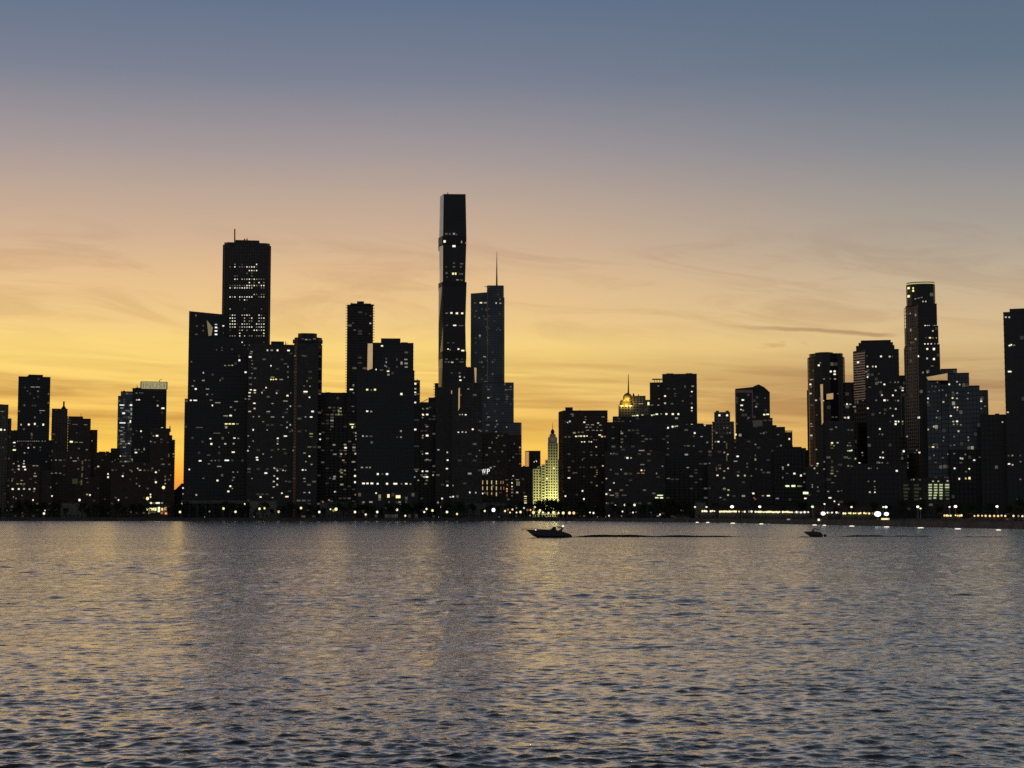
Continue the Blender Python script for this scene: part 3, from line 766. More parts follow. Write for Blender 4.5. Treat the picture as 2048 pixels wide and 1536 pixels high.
# gold lit domed tower
def dome_tower():
    Y = 2250
    t = T('domed_tower', 'tower with gold lit tiered dome and thin spire', 'skyscraper', 'gold domed tower', Y, 'stone',
          [('m', 1237, 1301, 812, {}), ('s', 1266, 1291, 793, {'base': 812, 'dy': 4, 'depth': 20}), ('s', 1291.2, 1301, 801, {'base': 812, 'dy': 8, 'depth': 14})], dens=0.03)
    GOLD = mat('gilded_copper', (0.62, 0.46, 0.16), 0.5, 0.2, noise_amt=.15)
    sc = Y / F_PX; c = pt(1253, 812, Y)
    m = MB(); m.lathe((c.x - .3, Y + 11, c.z), [(14.5 * sc, 0), (13 * sc, 5.5), (12.2 * sc, 8.2), (9.5 * sc, 9.2)], 14); m.build('lower_tier', GOLD, t)
    m = MB(); m.lathe((c.x + 2.2 * sc, Y + 11, c.z + 9.2), [(9.0 * sc, 0), (9.2 * sc, 3.5), (8.6 * sc, 6), (6.2 * sc, 8.3), (3 * sc, 9.6), (.8, 10.4)], 14); m.build('dome', GOLD, t)
    mast(t, 1256.8, 748, 786, Y + 9, 1.2, 0.3, 'spire')
    m = MB(); g = pt(1267, 790, Y); m.lathe((g.x, Y + 8, g.z - 8), [(1.8, 0), (1.8, 7), (.3, 11.5)], 6); m.build('roof_turret', METAL_D, t)
    m = MB(); g = pt(1277, 792, Y); m.tube((g.x, Y + 10, g.z - 1), (g.x, Y + 10, g.z + 3.2), 1, .6, 6); m.build('roof_vent', METAL_D, t)
    m = MB(); a_, b_ = pt(1266, 792, Y), pt(1291, 792, Y)
    m.poly([(a_.x, Y + 4, a_.z), (b_.x, Y + 4, b_.z - 3), (b_.x, Y + 20, b_.z - 3), (a_.x, Y + 20, a_.z)]); 
    for (px, py, w, h, cd) in ((1249, 797, 0, 0, ''),): pass
    # real floodlights at the foot of each tier
    for x, z, p in ((-9, .6, 1500), (0, .6, 1500), (8, .6, 1300), (-4, 9.6, 900), (4, 9.6, 900)):
        L = bpy.data.lights.new('dome_floodlight', 'POINT'); L.energy = p; L.color = (1, .68, .16); L.shadow_soft_size = .6
        o = bpy.data.objects.new('dome_floodlight', L); COL.objects.link(o); o.location = W((c.x + x * sc, Y - 2.0 if z < 5 else Y + 2.2, c.z + z))
    return t
dome = dome_tower()
t = T('apartment_tower', 'square dark apartment tower with framed left roof terrace', 'apartment tower', 'roof terrace tower', 2000, 'conc',
      [('m', 1324.5, 1393.5, 749.5, {}), ('s', 1299.5, 1324.3, 766.5, {'dy': 2})], dens=0.06)
a, b = pt(1304, 757, 2000), pt(1324, 757, 2000); zb = pt(1304, 766.5, 2000).z
mb = MB(); mb.box(a.x, b.x, 2003, 2014, a.z - .7, a.z)
for px in (1309, 1314, 1319): x = pt(px, 757, 2000).x; mb.box(x - .3, x + .3, 2004, 2004.6, zb, a.z)
mb.build('terrace_pergola', METAL_D, t)
T('apartment_block', 'wide front block with a row of white roof edge lights', 'apartment block', 'upper lit roof block', 1750, 'conc', [('m', 1262, 1366, 834, {}), ('s', 1240, 1262, 846, {'dy': 4})], dens=0.12)
T('apartment_block', 'wide front block with lower greenish roof edge lights', 'apartment block', 'lower lit roof block', 1660, 'conc', [('m', 1330, 1424, 851, {})], dens=0.10)
T('apartment_block', 'dark residential block above the three shore lamps', 'apartment block', 'three lamp block', 1580, 'conc', [('m', 1210, 1330, 905, {}), ('s', 1222, 1290, 890, {'dy': 6})], dens=0.10)
T('notched_tower', 'small tower with notched castle like lit top', 'apartment tower', 'notched top tower', 1780, 'stone',
  [('m', 1424.5, 1468, 845, {}), ('s', 1428.5, 1460, 826, {'base': 845, 'dy': 4, 'depth': 18}), ('s', 1432, 1437, 823, {'base': 826, 'dy': 5, 'depth': 5}), ('s', 1452, 1457.5, 823, {'base': 826, 'dy': 5, 'depth': 5})], dens=0.14)
# curved roof tower
def curved_tower():
    Y = 1900
    t = T('curved_roof_tower', 'glass tower with arched roof and pink edged left half', 'office tower', 'arched roof tower', Y, 'glass',
          [('m', 1505.5, 1539.5, 785, {}), ('s', 1470.5, 1505.2, 780, {'dy': -3})], dens=0.07)
    prof = [(1505, 785), (1505, 774), (1511, 771), (1517.5, 768.7), (1519, 769.5), (1528, 774), (1534, 779), (1539.5, 785)]
    m = MB(); f = [pt(x, y, Y + 1) for x, y in prof]
    m.poly([(v.x, Y + 1, v.z + .01) for v in f]); bk = [(v.x, Y + 24, v.z + .01) for v in f]
    m.poly(list(reversed(bk)))
    for i in range(len(f)):
        j = (i + 1) % len(f); m.poly([(f[j].x, Y + 1, f[j].z), (f[i].x, Y + 1, f[i].z), (f[i].x, Y + 24, f[i].z), (f[j].x, Y + 24, f[j].z)])
    m.build('arched_roof', METAL_D, t)
    a_, b_ = pt(1470.5, 780, Y - 3), pt(1505, 774, Y - 3); e_ = pt(1475, 776, Y - 3)
    m = MB(); m.prism([(a_.x, Y - 3), (b_.x, Y - 3), (b_.x, Y + 20), (a_.x, Y + 20)], a_.z + .01, [a_.z + 1.5, b_.z, b_.z, a_.z + 1.5]); m.build('sloped_roof', METAL_D, t)
    PINK = mat('pink_granite', (0.55, 0.36, 0.34), 0.6)
    m = MB(); z0 = pt(1470, 1000, Y).z
    m.box(a_.x - .3, a_.x + 1.0, Y - 3.8, Y - 2.8, z0, a_.z); m.box(b_.x - 1.0, b_.x + .3, Y - 3.8, Y - 2.8, z0, a_.z); m.box(a_.x + 1, b_.x - 1, Y - 3.8, Y - 2.8, a_.z - 3.4, a_.z)
    m.build('portal_frame', PINK, t)
    return t
arch = curved_tower()
PALE = mat('pale_cladding', (0.62, 0.60, 0.52), 0.7, noise_amt=.1)
t = T('stepped_block', 'dark block stepping down right of the arched roof tower', 'apartment block', 'right stepping block', 1720, 'conc',
      [('m', 1497, 1545, 838, {}), ('s', 1545.3, 1553, 852, {'dy': 2}), ('s', 1553.3, 1570, 855.5, {'dy': 4}), ('s', 1570.3, 1584.5, 866, {'dy': 6})], dens=0.08)
mb = MB(); a, b = pt(1568, 861, 1724), pt(1585, 861, 1724); zb = pt(1570, 866, 1724).z
mb.box(a.x, b.x, 1727, 1736, a.z - .5, a.z)
for px in (1572, 1583): x = pt(px, 861, 1724).x; mb.box(x - .3, x + .3, 1728, 1728.6, zb, a.z)
mb.build('terrace_pergola', METAL_D, t)
panel(t, [(1505, 841), (1525, 840), (1525, 852), (1506, 853)], 1720, 0, PALE, 'pale_panel')
panel(t, [(1531, 897), (1547.5, 897), (1547.5, 965), (1532, 965)], 1722, 0, PALE, 'pale_panel')
T('low_round_block', 'low wide block with a rounded right shoulder roof', 'office block', 'round shouldered block', 1560, 'dark',
  [('m', 1547, 1603, 896, {}), ('s', 1603.2, 1612, 898, {'dy': 2}), ('s', 1612.2, 1619, 902, {'dy': 4})], dens=0.03)
T('apartment_block', 'speckled apartment block below the notched top tower', 'apartment block', 'speckled right block', 1500, 'conc', [('m', 1415, 1500, 900, {}), ('s', 1428, 1468, 870, {'dy': 20})], dens=0.14)
t = T('bowed_tower', 'bowed dark tower with a slim white strip and pale panel', 'apartment tower', 'white strip tower', 1480, 'glass',
      [('m', 1615, 1689, 716, {'shape': 'round'}), ('s', 1618, 1686, 709, {'base': 716, 'shape': 'round', 'dy': 2, 'blank': 1}), ('p', 1630, 1666, 704.5, {'base': 709, 'dy': 12, 'depth': 14, 'shape': 'cham', 'c': .3}),
       ('s', 1689.3, 1707, 767, {'dy': 14}), ('b', 1613.7, 1619, 781, {'dy': 22})], dens=0.03)
for px, y in ((1680, 704), (1683.5, 705)): mast(t, px, y, 710, 1482, 0.35)
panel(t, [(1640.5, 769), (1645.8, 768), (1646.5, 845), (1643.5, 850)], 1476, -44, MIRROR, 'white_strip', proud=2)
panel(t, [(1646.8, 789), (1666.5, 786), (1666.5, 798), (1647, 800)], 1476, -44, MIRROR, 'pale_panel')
T('apartment_block', 'dark lower wing with a yellow lit stairwell below the white strip tower', 'apartment block', 'yellow stairwell wing', 1420, 'conc', [('m', 1650, 1708, 845, {}), ('b', 1612, 1650, 935, {'dy': 3})], dens=0.05)
t = T('stepped_crown_tower', 'dark tower with stepped crown and pale striped left face', 'apartment tower', 'striped left face tower', 1430, 'dark',
      [('m', 1706, 1797.5, 702, {'shape': 'left', 'split': 1731, 'run': 13}), ('s', 1712, 1789, 694, {'base': 702, 'dy': 5, 'blank': 1}), ('s', 1717, 1786, 688, {'base': 694, 'dy': 8, 'blank': 1}), ('c', 1721.5, 1781.5, 681, {'base': 688, 'dy': 11, 'depth': 22}),
       ('s', 1797.8, 1811, 753, {'dy': 20})], dens=0.05)
STRIPE = mat('pale_spandrel', (0.58, 0.56, 0.53), 0.4, 0.55, noise_amt=.1)
a, b = pt(1706, 707, 1430), pt(1731, 707, 1430)
fa, fb = Vector((a.x, 1443, 0)), Vector((b.x, 1430, 0)); tt = (fb - fa).normalized(); nn = Vector((tt.y, -tt.x, 0)) * .5
for k in range(19):
    y = 708 + k * 5.0
    za, zb = pt(1720, y, 1445).z, pt(1720, y + 2.2, 1445).z
    m = MB(); p0, p1 = fa + tt * .8, fb - tt * .4
    m.poly([(*(p0 + nn).xy, zb), (*(p1 + nn).xy, zb), (*(p1 + nn).xy, za), (*(p0 + nn).xy, za)]); m.poly([(*(p0 + nn).xy, za), (*(p1 + nn).xy, za), (*p1.xy, za), (*p0.xy, za)])
    m.build('spandrel', STRIPE, t)
m = MB()
for px in (1801.8, 1810): x = pt(px, 790, 1448).x; m.box(x - .45, x + .45, 1446.5, 1448, pt(px, 876, 1448).z, pt(px, 787, 1448).z)
a, b = pt(1801, 787, 1448), pt(1811, 793, 1448); m.box(a.x, b.x, 1446.4, 1448, b.z, a.z); m.build('portal_frame', PALE, t)
# tall tower with lit roof rim
def rim_tower():
    Y = 1610
    t = T('lit_rim_tower', 'slender tower with a golden lit curved roof rim', 'skyscraper', 'golden rim tower', Y, 'glass',
          [('m', 1808.7, 1879.5, 692, {'shape': 'left', 'split': 1837, 'run': 15}), ('s', 1810, 1876.5, 655, {'base': 692, 'shape': 'left', 'split': 1837, 'run': 14, 'dy': 1}),
           ('s', 1810.8, 1873.5, 611, {'base': 655, 'shape': 'left', 'split': 1837, 'run': 13.5, 'dy': 2}), ('s', 1812.5, 1869.5, 569, {'base': 611, 'shape': 'round', 'dy': 3})], dens=0.03)
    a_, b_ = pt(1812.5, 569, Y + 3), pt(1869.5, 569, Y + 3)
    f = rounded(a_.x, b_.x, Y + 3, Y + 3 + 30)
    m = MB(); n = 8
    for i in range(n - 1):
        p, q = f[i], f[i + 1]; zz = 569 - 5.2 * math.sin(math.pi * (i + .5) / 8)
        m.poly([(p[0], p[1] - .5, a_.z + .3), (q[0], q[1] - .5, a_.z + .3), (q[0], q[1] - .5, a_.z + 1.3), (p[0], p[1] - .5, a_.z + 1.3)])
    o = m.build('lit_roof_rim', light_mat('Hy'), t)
    m = MB(); m.prism(f[:8] + f[8:], a_.z + 1.1, a_.z + 2.3); m.build('roof_cap', METAL_D, t)
    # pale window grid on the left face
    GR = mat('pale_mullion', (0.36, 0.35, 0.33), 0.7, 0.1, noise_amt=.1)
    m = MB(); a2, s2 = pt(1808.7, 692, Y), pt(1837, 692, Y)
    fa, fb = Vector((a2.x, Y + 15, 0)), Vector((s2.x, Y, 0)); tt = (fb - fa).normalized(); nn = Vector((tt.y, -tt.x, 0)) * .8; L = (fb - fa).length
    z0, z1 = pt(1820, 905, Y).z, pt(1820, 694, Y).z
    k = z0
    while k < z1:
        p0, p1 = fa + nn + tt * .5, fb + nn - tt * .3
        m.poly([(*p0.xy, k), (*p1.xy, k), (*p1.xy, k + .8), (*p0.xy, k + .8)]); k += 3.4
    for j in range(8):
        p0 = fa + tt * (L * j / 7.4) + nn * 1.1; p1 = p0 + tt * .8
        m.poly([(*p0.xy, z0), (*p1.xy, z0), (*p1.xy, z1), (*p0.xy, z1)])
    m.build('window_grid', GR, t, kind='stuff')
    m = MB(); a2, s2 = pt(1811, 612, Y + 2), pt(1837, 612, Y + 2)
    fa, fb = Vector((a2.x, Y + 15, 0)), Vector((s2.x, Y + 2, 0)); tt = (fb - fa).normalized(); nn = Vector((tt.y, -tt.x, 0)) * 2.2; L = (fb - fa).length
    z0, z1 = pt(1820, 692, Y).z, pt(1820, 613, Y).z; k = z0 + 1
    while k < z1:
        p0, p1 = fa + nn + tt * .5, fb + nn - tt * .3
        m.poly([(*p0.xy, k), (*p1.xy, k), (*p1.xy, k + .6), (*p0.xy, k + .6)]); k += 3.4
    for j in range(8):
        p0 = fa + tt * (L * j / 7.4) + nn * 1.05; p1 = p0 + tt * .7
        m.poly([(*p0.xy, z0), (*p1.xy, z0), (*p1.xy, z1), (*p0.xy, z1)])
    m.build('upper_window_grid', GR, t, kind='stuff')
    return t
rim = rim_tower()
t = T('panelled_tower', 'blue glass tower with a pale pink slanted roof panel', 'apartment tower', 'pink panelled tower', 1390, 'blue',
      [('m', 1852.5, 1881, 752, {'dy': 4}), ('s', 1881.2, 1914, 740, {'dy': 6}), ('s', 1895, 1938, 748.5, {}), ('s', 1938.2, 1959, 773.5, {'dy': 8}), ('s', 1959.2, 1976, 782.5, {'dy': 12})], dens=0.07)
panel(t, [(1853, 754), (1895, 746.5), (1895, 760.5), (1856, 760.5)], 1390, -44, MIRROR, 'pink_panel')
T('low_block', 'low dark block in the last gap before the right edge', 'office block', 'last gap block', 1330, 'dark', [('m', 1960, 2012, 832, {})], dens=0.02)
t = T('edge_tower', 'tall dark tower cut off by the right edge of the picture', 'apartment tower', 'right edge tower', 1180, 'dark',
      [('m', 2006.5, 2110, 627, {}), ('s', 2019, 2100, 620.5, {'base': 627, 'dy': 6, 'depth': 24, 'blank': 1})], dens=0.015)
T('low_lit_block', 'low block with four greenish lit columns near the right', 'office block', 'green columned block', 1330, 'conc', [('m', 1810, 1900, 958, {})], dens=0.03)
T('apartment_block', 'dark base block under the striped left face tower', 'apartment block', 'dark base block', 1320, 'dark', [('m', 1700, 1812, 930, {}), ('b', 1900, 2005, 900, {'dy': 25})], dens=0.02)
T('apartment_block', 'dark infill block behind the round shouldered block', 'apartment block', 'dark infill block', 1640, 'conc', [('m', 1464, 1560, 880, {})], dens=0.06)
T('apartment_block', 'dim block between the white lit shore and black tower', 'apartment block', 'dim shore block', 1900, 'conc', [('m', 690, 735, 850, {})], dens=0.1)

# ------------------------------------------------------------------ lit windows, read off the photo crop by crop: x y w h code
WIN = [
 (0, 700, 4.266, """8 680 22 22 B;40 682 14 14 B;20 525 40 8 M;280 316 44 9 M;322 316 44 9 M;235 350 14 14 D;325 352 16 16 M;290 412 16 10 D;180 637 14 16 B;246 636 20 18 B;297 631 18 20 B;369 637 18 22 B;360 517 60 8 M;345 537 18 10 D;270 712 14 12 M;150 778 12 8 M;168 778 12 8 M;186 778 12 8 M;204 778 12 8 M;222 778 12 8 M;240 778 12 8 M;258 778 12 8 M;276 778 12 8 M;294 778 12 8 M;312 778 12 8 M;330 778 14 10 M;360 778 12 8 M;384 778 14 10 M;242 835 14 14 B;122 790 26 12 B;122 820 18 8 M;122 853 34 14 Bg;117 970 16 16 M;160 990 18 16 B;205 948 12 14 B;203 970 18 16 B;205 996 30 14 B;160 1018 20 16 B;215 1020 20 14 B;125 1043 10 10 M;290 988 30 9 M;318 988 20 9 M;298 1053 14 14 M;300 1077 34 14 M;185 1113 24 10 My;150 1142 24 12 My;180 1142 20 12 My;206 1142 20 12 My;102 1117 14 14 M;108 1186 20 18 B;160 1186 18 16 B;205 1185 20 16 B;252 1187 20 16 B;294 1184 18 16 B;305 1130 24 10 D;450 718 50 10 D;445 862 10 26 D;440 941 24 10 M;477 939 16 12 M;515 940 28 12 M;443 1052 24 10 M;478 1050 24 12 M;514 1052 20 12 M;432 1172 14 16 M;640 635 60 8 D;730 638 34 8 M;655 708 12 10 D;608 783 32 18 Bg;650 787 40 9 Mg;692 788 40 9 Mg;785 775 10 10 M;740 850 22 12 M;605 920 16 16 M;665 922 16 16 M;637 947 40 10 M;838 994 20 16 B;740 1095 30 8 D;745 1130 24 8 D;703 960 16 40 Dy;703 1010 16 50 Dy;700 1070 16 50 Dy;695 1130 16 60 Dy;640 1120 60 60 Ey;
1040 470 50 10 Bc;1118 470 26 18 B;1055 540 30 16 Bc;1085 515 40 8 Mc;1120 505 16 30 Mc;1120 545 16 30 Mc;1045 622 66 10 Bc;1112 610 14 30 B;1040 495 40 10 Mc;1045 660 40 10 Mc;1120 580 16 16 Mc;1030 690 36 10 Mc;1040 720 30 10 M;1060 705 30 9 Dc;1035 760 30 10 Mc;1050 780 40 10 Mc;1030 800 24 10 M;1060 830 30 12 M;1100 797 24 14 B;1165 368 20 10 M;1205 366 50 8 D;1168 426 18 12 B;1187 425 18 12 B;1345 475 18 20 B;1390 497 34 16 B;1345 433 12 12 D;1383 666 22 14 B;1203 693 16 16 B;1165 690 14 10 D;1340 732 26 18 B;1310 733 20 8 M;1155 850 20 16 M;1185 850 16 10 M;1160 875 26 14 B;1285 780 14 12 M;1230 845 12 24 M;1210 870 14 14 D;1025 905 18 12 B;1060 906 40 10 D;1127 935 12 24 M;1050 988 24 12 M;980 940 12 12 D;922 1058 14 16 B;922 1085 16 20 B;1047 1076 18 16 B;1175 1010 14 14 B;1195 1025 28 10 B;1125 1035 12 20 M;1300 1010 18 14 M;1357 1027 14 14 M;1330 1043 20 16 B;1398 975 14 14 M;1410 1080 14 16 M;1410 1110 12 14 M;1410 1140 16 16 M;1456 1068 12 14 M;1330 1128 20 20 B;1165 1095 14 10 D;1190 1160 14 14 M;1165 1140 14 14 M;1380 930 30 9 D;1440 900 14 40 D"""),
 (350, 440, 5.486, """450 1147 34 16 Bc;450 1180 34 20 Bc;450 1218 40 18 Bc;450 1255 36 20 Bc;530 1162 24 16 B;530 1238 14 10 D;240 1165 20 24 D;310 1160 20 20 D;310 1215 20 20 D;235 1255 40 16 D;1015 1430 24 24 B;1062 1430 36 20 M;1125 1430 24 24 B;1245 1432 36 20 B;1320 1490 14 20 M;455 1425 14 20 D;515 1400 18 14 D;515 1430 24 14 D;625 1420 20 16 D;840 1445 30 14 M;825 1503 40 22 B;1400 1305 36 16 D;1440 1312 36 14 M;1480 1312 36 14 D;1530 1305 40 14 M;1410 1490 60 12 D"""),
 (340, 700, 4.268, """183 100 14 12 M;592 88 20 20 B;470 133 20 8 M;505 132 34 10 M;532 131 16 10 B;685 60 30 14 B;690 30 30 10 M;645 190 22 18 B;285 195 14 16 B;207 263 14 14 M;285 260 30 14 M;428 260 14 14 M;195 308 24 12 M;220 333 22 18 B;320 333 40 8 M;318 380 20 14 M;360 380 20 10 D;178 430 20 14 B;215 430 40 12 B;350 428 30 8 M;408 450 60 8 M;362 473 14 18 B;565 440 40 10 M;520 488 24 12 M;517 560 28 16 B;475 562 50 8 M;555 512 14 14 M;480 631 32 13 By;510 631 26 14 By;540 631 32 14 By;575 631 30 10 M;250 662 80 8 D;345 757 18 14 B;353 802 22 20 B;472 801 22 16 B;543 800 20 18 M;550 752 24 12 B;583 755 18 12 M;420 828 14 14 M;400 710 80 8 D;500 706 10 12 M;540 872 34 14 B;257 946 30 14 B;355 945 22 12 M;387 944 14 14 M;485 942 50 14 Bc;333 972 24 8 M;420 994 50 8 M;330 897 40 8 D;165 1020 14 16 B;540 1042 16 12 M;577 1042 12 16 M;545 1088 26 12 M;535 1112 18 12 M;285 1095 20 10 M;405 1114 22 18 B;515 1163 20 18 B;533 1182 14 10 M;498 1207 22 18 B;225 1237 16 16 B;665 860 18 18 B;677 825 14 14 M;668 733 16 12 M;710 682 14 18 B;690 295 20 10 M;690 340 24 10 B;680 365 26 10 B;678 395 24 12 B;675 420 24 12 M;680 525 30 12 B;645 420 14 16 M;700 90 12 10 M;702 120 10 10 M;698 150 12 10 D;700 200 12 10 M;725 240 20 10 M;724 344 26 14 B;724 365 22 12 B;720 455 28 12 B;722 500 20 16 B;712 570 14 14 M;760 568 18 14 M;875 232 40 10 My;862 252 16 14 By;882 252 16 12 By;905 250 20 10 By;950 252 40 8 M;862 135 14 14 B;985 118 40 10 D;1007 143 12 16 M;1005 188 14 10 M;1008 232 12 12 M;910 369 16 16 B;785 365 12 18 B;820 322 14 14 B;1003 390 22 18 By;1030 367 14 14 M;985 436 50 10 M;1028 480 14 16 B;1000 505 16 16 M;875 457 24 10 M;840 525 40 10 M;875 572 40 10 M;795 612 24 12 M;965 572 20 14 M;1000 617 16 14 M;1027 639 14 16 B;998 662 18 14 B;830 683 14 14 M;710 777 14 12 M;1045 685 10 24 M;920 754 20 14 B;920 778 16 10 M;918 801 16 16 B;985 735 36 12 B;975 848 40 8 D;925 848 20 8 M;1055 858 12 12 M;865 914 14 14 M;742 918 24 14 B;745 938 26 12 B;795 888 14 14 M;890 1008 18 14 B;917 1030 16 16 B;965 1027 14 14 B;985 1030 14 12 M;818 1051 32 16 B;890 1075 18 14 B;917 1098 16 18 B;886 1123 20 16 B;915 1150 16 20 B;886 1168 22 12 B;990 1120 24 10 D;700 1097 14 10 M;1157 356 46 16 B;1195 310 14 14 M;1145 308 14 10 M;1170 265 12 12 M;1190 404 16 14 B;1217 525 28 16 B;1205 572 28 14 B;1157 572 20 12 M;1205 715 40 14 My;1205 740 36 10 My;1160 690 16 10 D;1148 880 28 10 M;1190 907 18 14 B;1160 953 16 12 M;1208 977 20 14 M;1133 1024 20 14 B;1158 1024 16 14 B;1147 1097 26 10 M;1150 1123 26 10 M;1148 1217 26 10 M;1190 1217 14 16 B;1278 717 14 14 B;1278 763 14 14 B;1068 50 12 16 M;773 1255 22 14 B;875 1260 20 8 M;955 1222 16 14 B;998 1252 36 14 B;1390 533 24 10 M;1440 520 16 30 Mg;1440 550 14 24 My;1400 810 30 16 M;1410 890 30 14 My;1370 680 12 14 D;1405 1080 30 16 My;1400 1100 30 12 M;1408 1210 14 14 B;1365 1095 12 16 M"""),
 (660, 580, 3.2, """230 152 16 8 D;260 167 12 8 M;258 214 14 12 B;158 255 18 10 M;148 212 14 6 D;253 280 10 8 D;333 358 18 12 B;360 440 12 14 D;360 462 12 14 M;352 485 14 14 M;362 490 10 14 M;428 445 8 20 D;428 492 10 14 D;458 468 18 26 M;485 445 28 10 M;487 470 28 14 M;488 493 26 12 M;488 400 30 14 D;295 510 8 14 B;330 515 30 10 M;372 520 20 10 B;374 542 20 14 M;238 638 18 14 By;264 640 10 12 M;288 638 18 14 By;457 666 18 18 B;238 776 18 12 B;264 778 18 12 M;211 935 12 12 B;235 936 16 8 M;262 936 30 8 D;454 903 14 16 M;454 942 14 14 M;430 942 8 10 D;205 1136 20 12 M;235 1136 16 10 M;256 1136 14 12 M;306 1178 16 16 B;365 1178 20 16 B;335 1178 14 14 D;215 1238 24 14 B;240 1238 18 14 B;268 1238 24 14 B;305 1240 16 14 B;365 1240 18 16 B;418 1240 34 14 B;458 1240 12 12 M;488 1240 20 12 B;515 1242 14 10 M;318 1320 20 30 My;374 1318 20 30 By;436 1323 40 26 By;488 1330 20 18 D;295 1300 12 12 B;215 1358 16 12 M;262 1357 30 14 M;378 1357 10 10 M;445 1357 20 12 M;490 1358 14 10 M;545 600 20 16 B;545 632 20 10 B;545 655 16 10 B;545 670 16 8 M;543 720 22 12 B;622 760 20 10 M;597 762 10 10 M;597 800 12 12 B;622 797 20 12 B;622 873 20 8 M;545 893 20 14 B;594 932 14 12 M;622 933 22 12 B;620 1046 24 10 B;592 1050 10 10 M;622 1085 24 8 M;553 1160 16 8 M;592 1160 14 12 B;620 1160 22 10 B;622 1197 18 12 B;603 1197 16 10 B;540 1197 20 14 M;565 1218 16 10 M;620 1218 20 10 M;660 1185 12 12 M;137 637 30 10 B;150 610 14 16 M;146 746 24 8 M;150 660 16 12 M;150 780 14 20 D;140 860 36 8 By;143 878 12 18 By;165 915 14 16 M;165 935 14 14 M;168 955 14 14 M;162 1048 14 14 B;150 1100 30 12 M;160 1150 14 12 M;160 1190 16 16 B;160 1230 14 16 B;165 1310 20 12 Mo;58 785 10 30 Mg;70 785 10 34 My;68 757 14 10 B;20 785 20 6 M;100 1010 20 14 B;72 1050 14 12 B;100 1050 14 10 M;26 1052 20 10 M;85 1090 20 12 My;28 1195 20 14 M;72 1150 20 10 My;75 1170 20 10 My;72 1195 20 12 My;95 1155 16 12 M;75 1245 28 14 My;35 1290 10 12 M;95 990 16 12 M;25 990 14 10 M"""),
 (840, 360, 4.267, """225 460 30 20 D;255 462 20 20 D;290 460 24 22 M;312 466 16 14 D;210 525 26 26 B;355 530 14 28 M;390 538 10 12 M;290 565 36 22 B;290 710 24 14 D;355 715 36 16 D;290 742 30 16 D;348 742 18 20 D;225 742 10 14 D;282 800 20 24 By;304 800 18 24 By;350 802 50 16 D;230 830 10 16 D;320 853 30 9 M;355 855 34 9 D;228 1137 30 12 M;268 1135 24 18 B;315 1138 26 20 B;360 1138 24 18 B;232 1240 20 12 D;296 1241 36 14 B;350 1243 56 12 D;240 1390 20 10 D;285 1390 24 10 D;240 1443 16 12 B;256 1449 16 8 M;328 1443 20 16 B;365 1456 34 16 B;470 1050 24 14 D;520 1048 28 14 By;560 1048 44 14 M;650 1050 16 16 B;686 1052 24 14 M;570 1115 24 10 D;480 1118 20 12 D;505 1177 14 14 M;470 1165 20 10 D;560 1187 30 8 D;570 1255 24 12 D;570 1275 10 12 D;655 1280 14 8 D;685 1280 20 8 D;572 1345 22 10 D;550 1508 30 12 M"""),
 (840, 700, 4.268, """220 103 24 12 D;245 103 20 12 M;275 105 26 14 B;355 102 50 12 D;340 228 18 18 B;378 234 14 14 M;345 258 24 16 B;577 92 10 10 D;540 145 14 12 D;570 215 22 10 D;560 268 40 10 D;585 337 28 10 M;583 408 24 12 B;735 340 30 18 D;770 338 50 9 D;735 380 30 8 E;745 400 40 8 E;740 425 40 8 E;735 445 40 8 E;553 465 10 12 D;570 540 14 10 D;585 572 30 9 M;708 540 12 10 D;512 610 20 12 D;653 605 14 12 M;580 640 36 10 M;655 640 14 10 D;570 690 30 12 D;650 698 14 12 M;655 750 18 12 M;740 657 14 14 M;340 552 20 12 M;362 551 12 12 B;390 553 20 12 B;450 677 20 18 B;505 686 20 10 M;520 692 10 14 M;328 702 14 12 B;362 700 18 14 B;392 702 16 12 B;412 333 20 12 M;508 858 14 14 M;483 907 12 16 M;157 852 22 12 B;233 874 16 18 B;236 940 20 16 B;230 1013 24 14 B;234 1157 20 18 B;282 1157 8 16 M;425 1216 12 18 B;476 1218 14 16 B;63 500 22 12 B;23 500 12 12 M;23 550 16 14 B;62 551 24 12 B;22 577 12 12 M;60 653 24 10 B;60 728 26 14 B;22 750 16 12 M;60 882 26 10 B;60 935 24 8 M;57 1035 28 10 M;57 1083 28 14 B;20 1080 20 10 M;55 1112 20 12 M;112 1068 16 16 B;190 1270 20 12 M;260 1255 20 14 B;283 1252 18 16 B;320 1250 30 26 D;595 835 30 10 M;615 790 12 30 D;635 995 26 10 M;720 815 24 12 D;805 800 10 24 D;795 1075 18 12 B;535 1130 9 44 Ho;535 1180 9 44 Ho;535 1225 14 16 B;573 1130 9 44 Hy;573 1180 9 44 Hy;575 1225 12 36 Mo;612 1130 9 44 Hy;612 1180 9 44 Hy;612 1225 9 30 Ho;652 1130 9 44 Hy;652 1180 9 44 Hy;652 1230 9 44 Hy;690 1130 7 36 Mo;690 1180 7 36 Mo;710 1130 7 36 Mo;715 1180 7 36 Mo;742 1110 34 8 M;745 1150 16 12 Mo;742 1185 18 14 Br;742 1205 16 16 Bo;742 1240 16 30 Do;785 1105 12 10 M;785 1135 14 14 B;785 1165 14 10 B;783 1190 14 10 M;785 1215 14 10 M;785 1245 14 8 M;830 1108 40 8 M;828 1140 8 50 My;845 1140 8 50 My;830 1216 22 16 B;900 1250 30 8 By;900 1268 30 8 By;900 1288 32 10 By;900 1305 28 8 By;985 945 12 14 M;995 950 8 14 B;975 955 8 10 B"""),
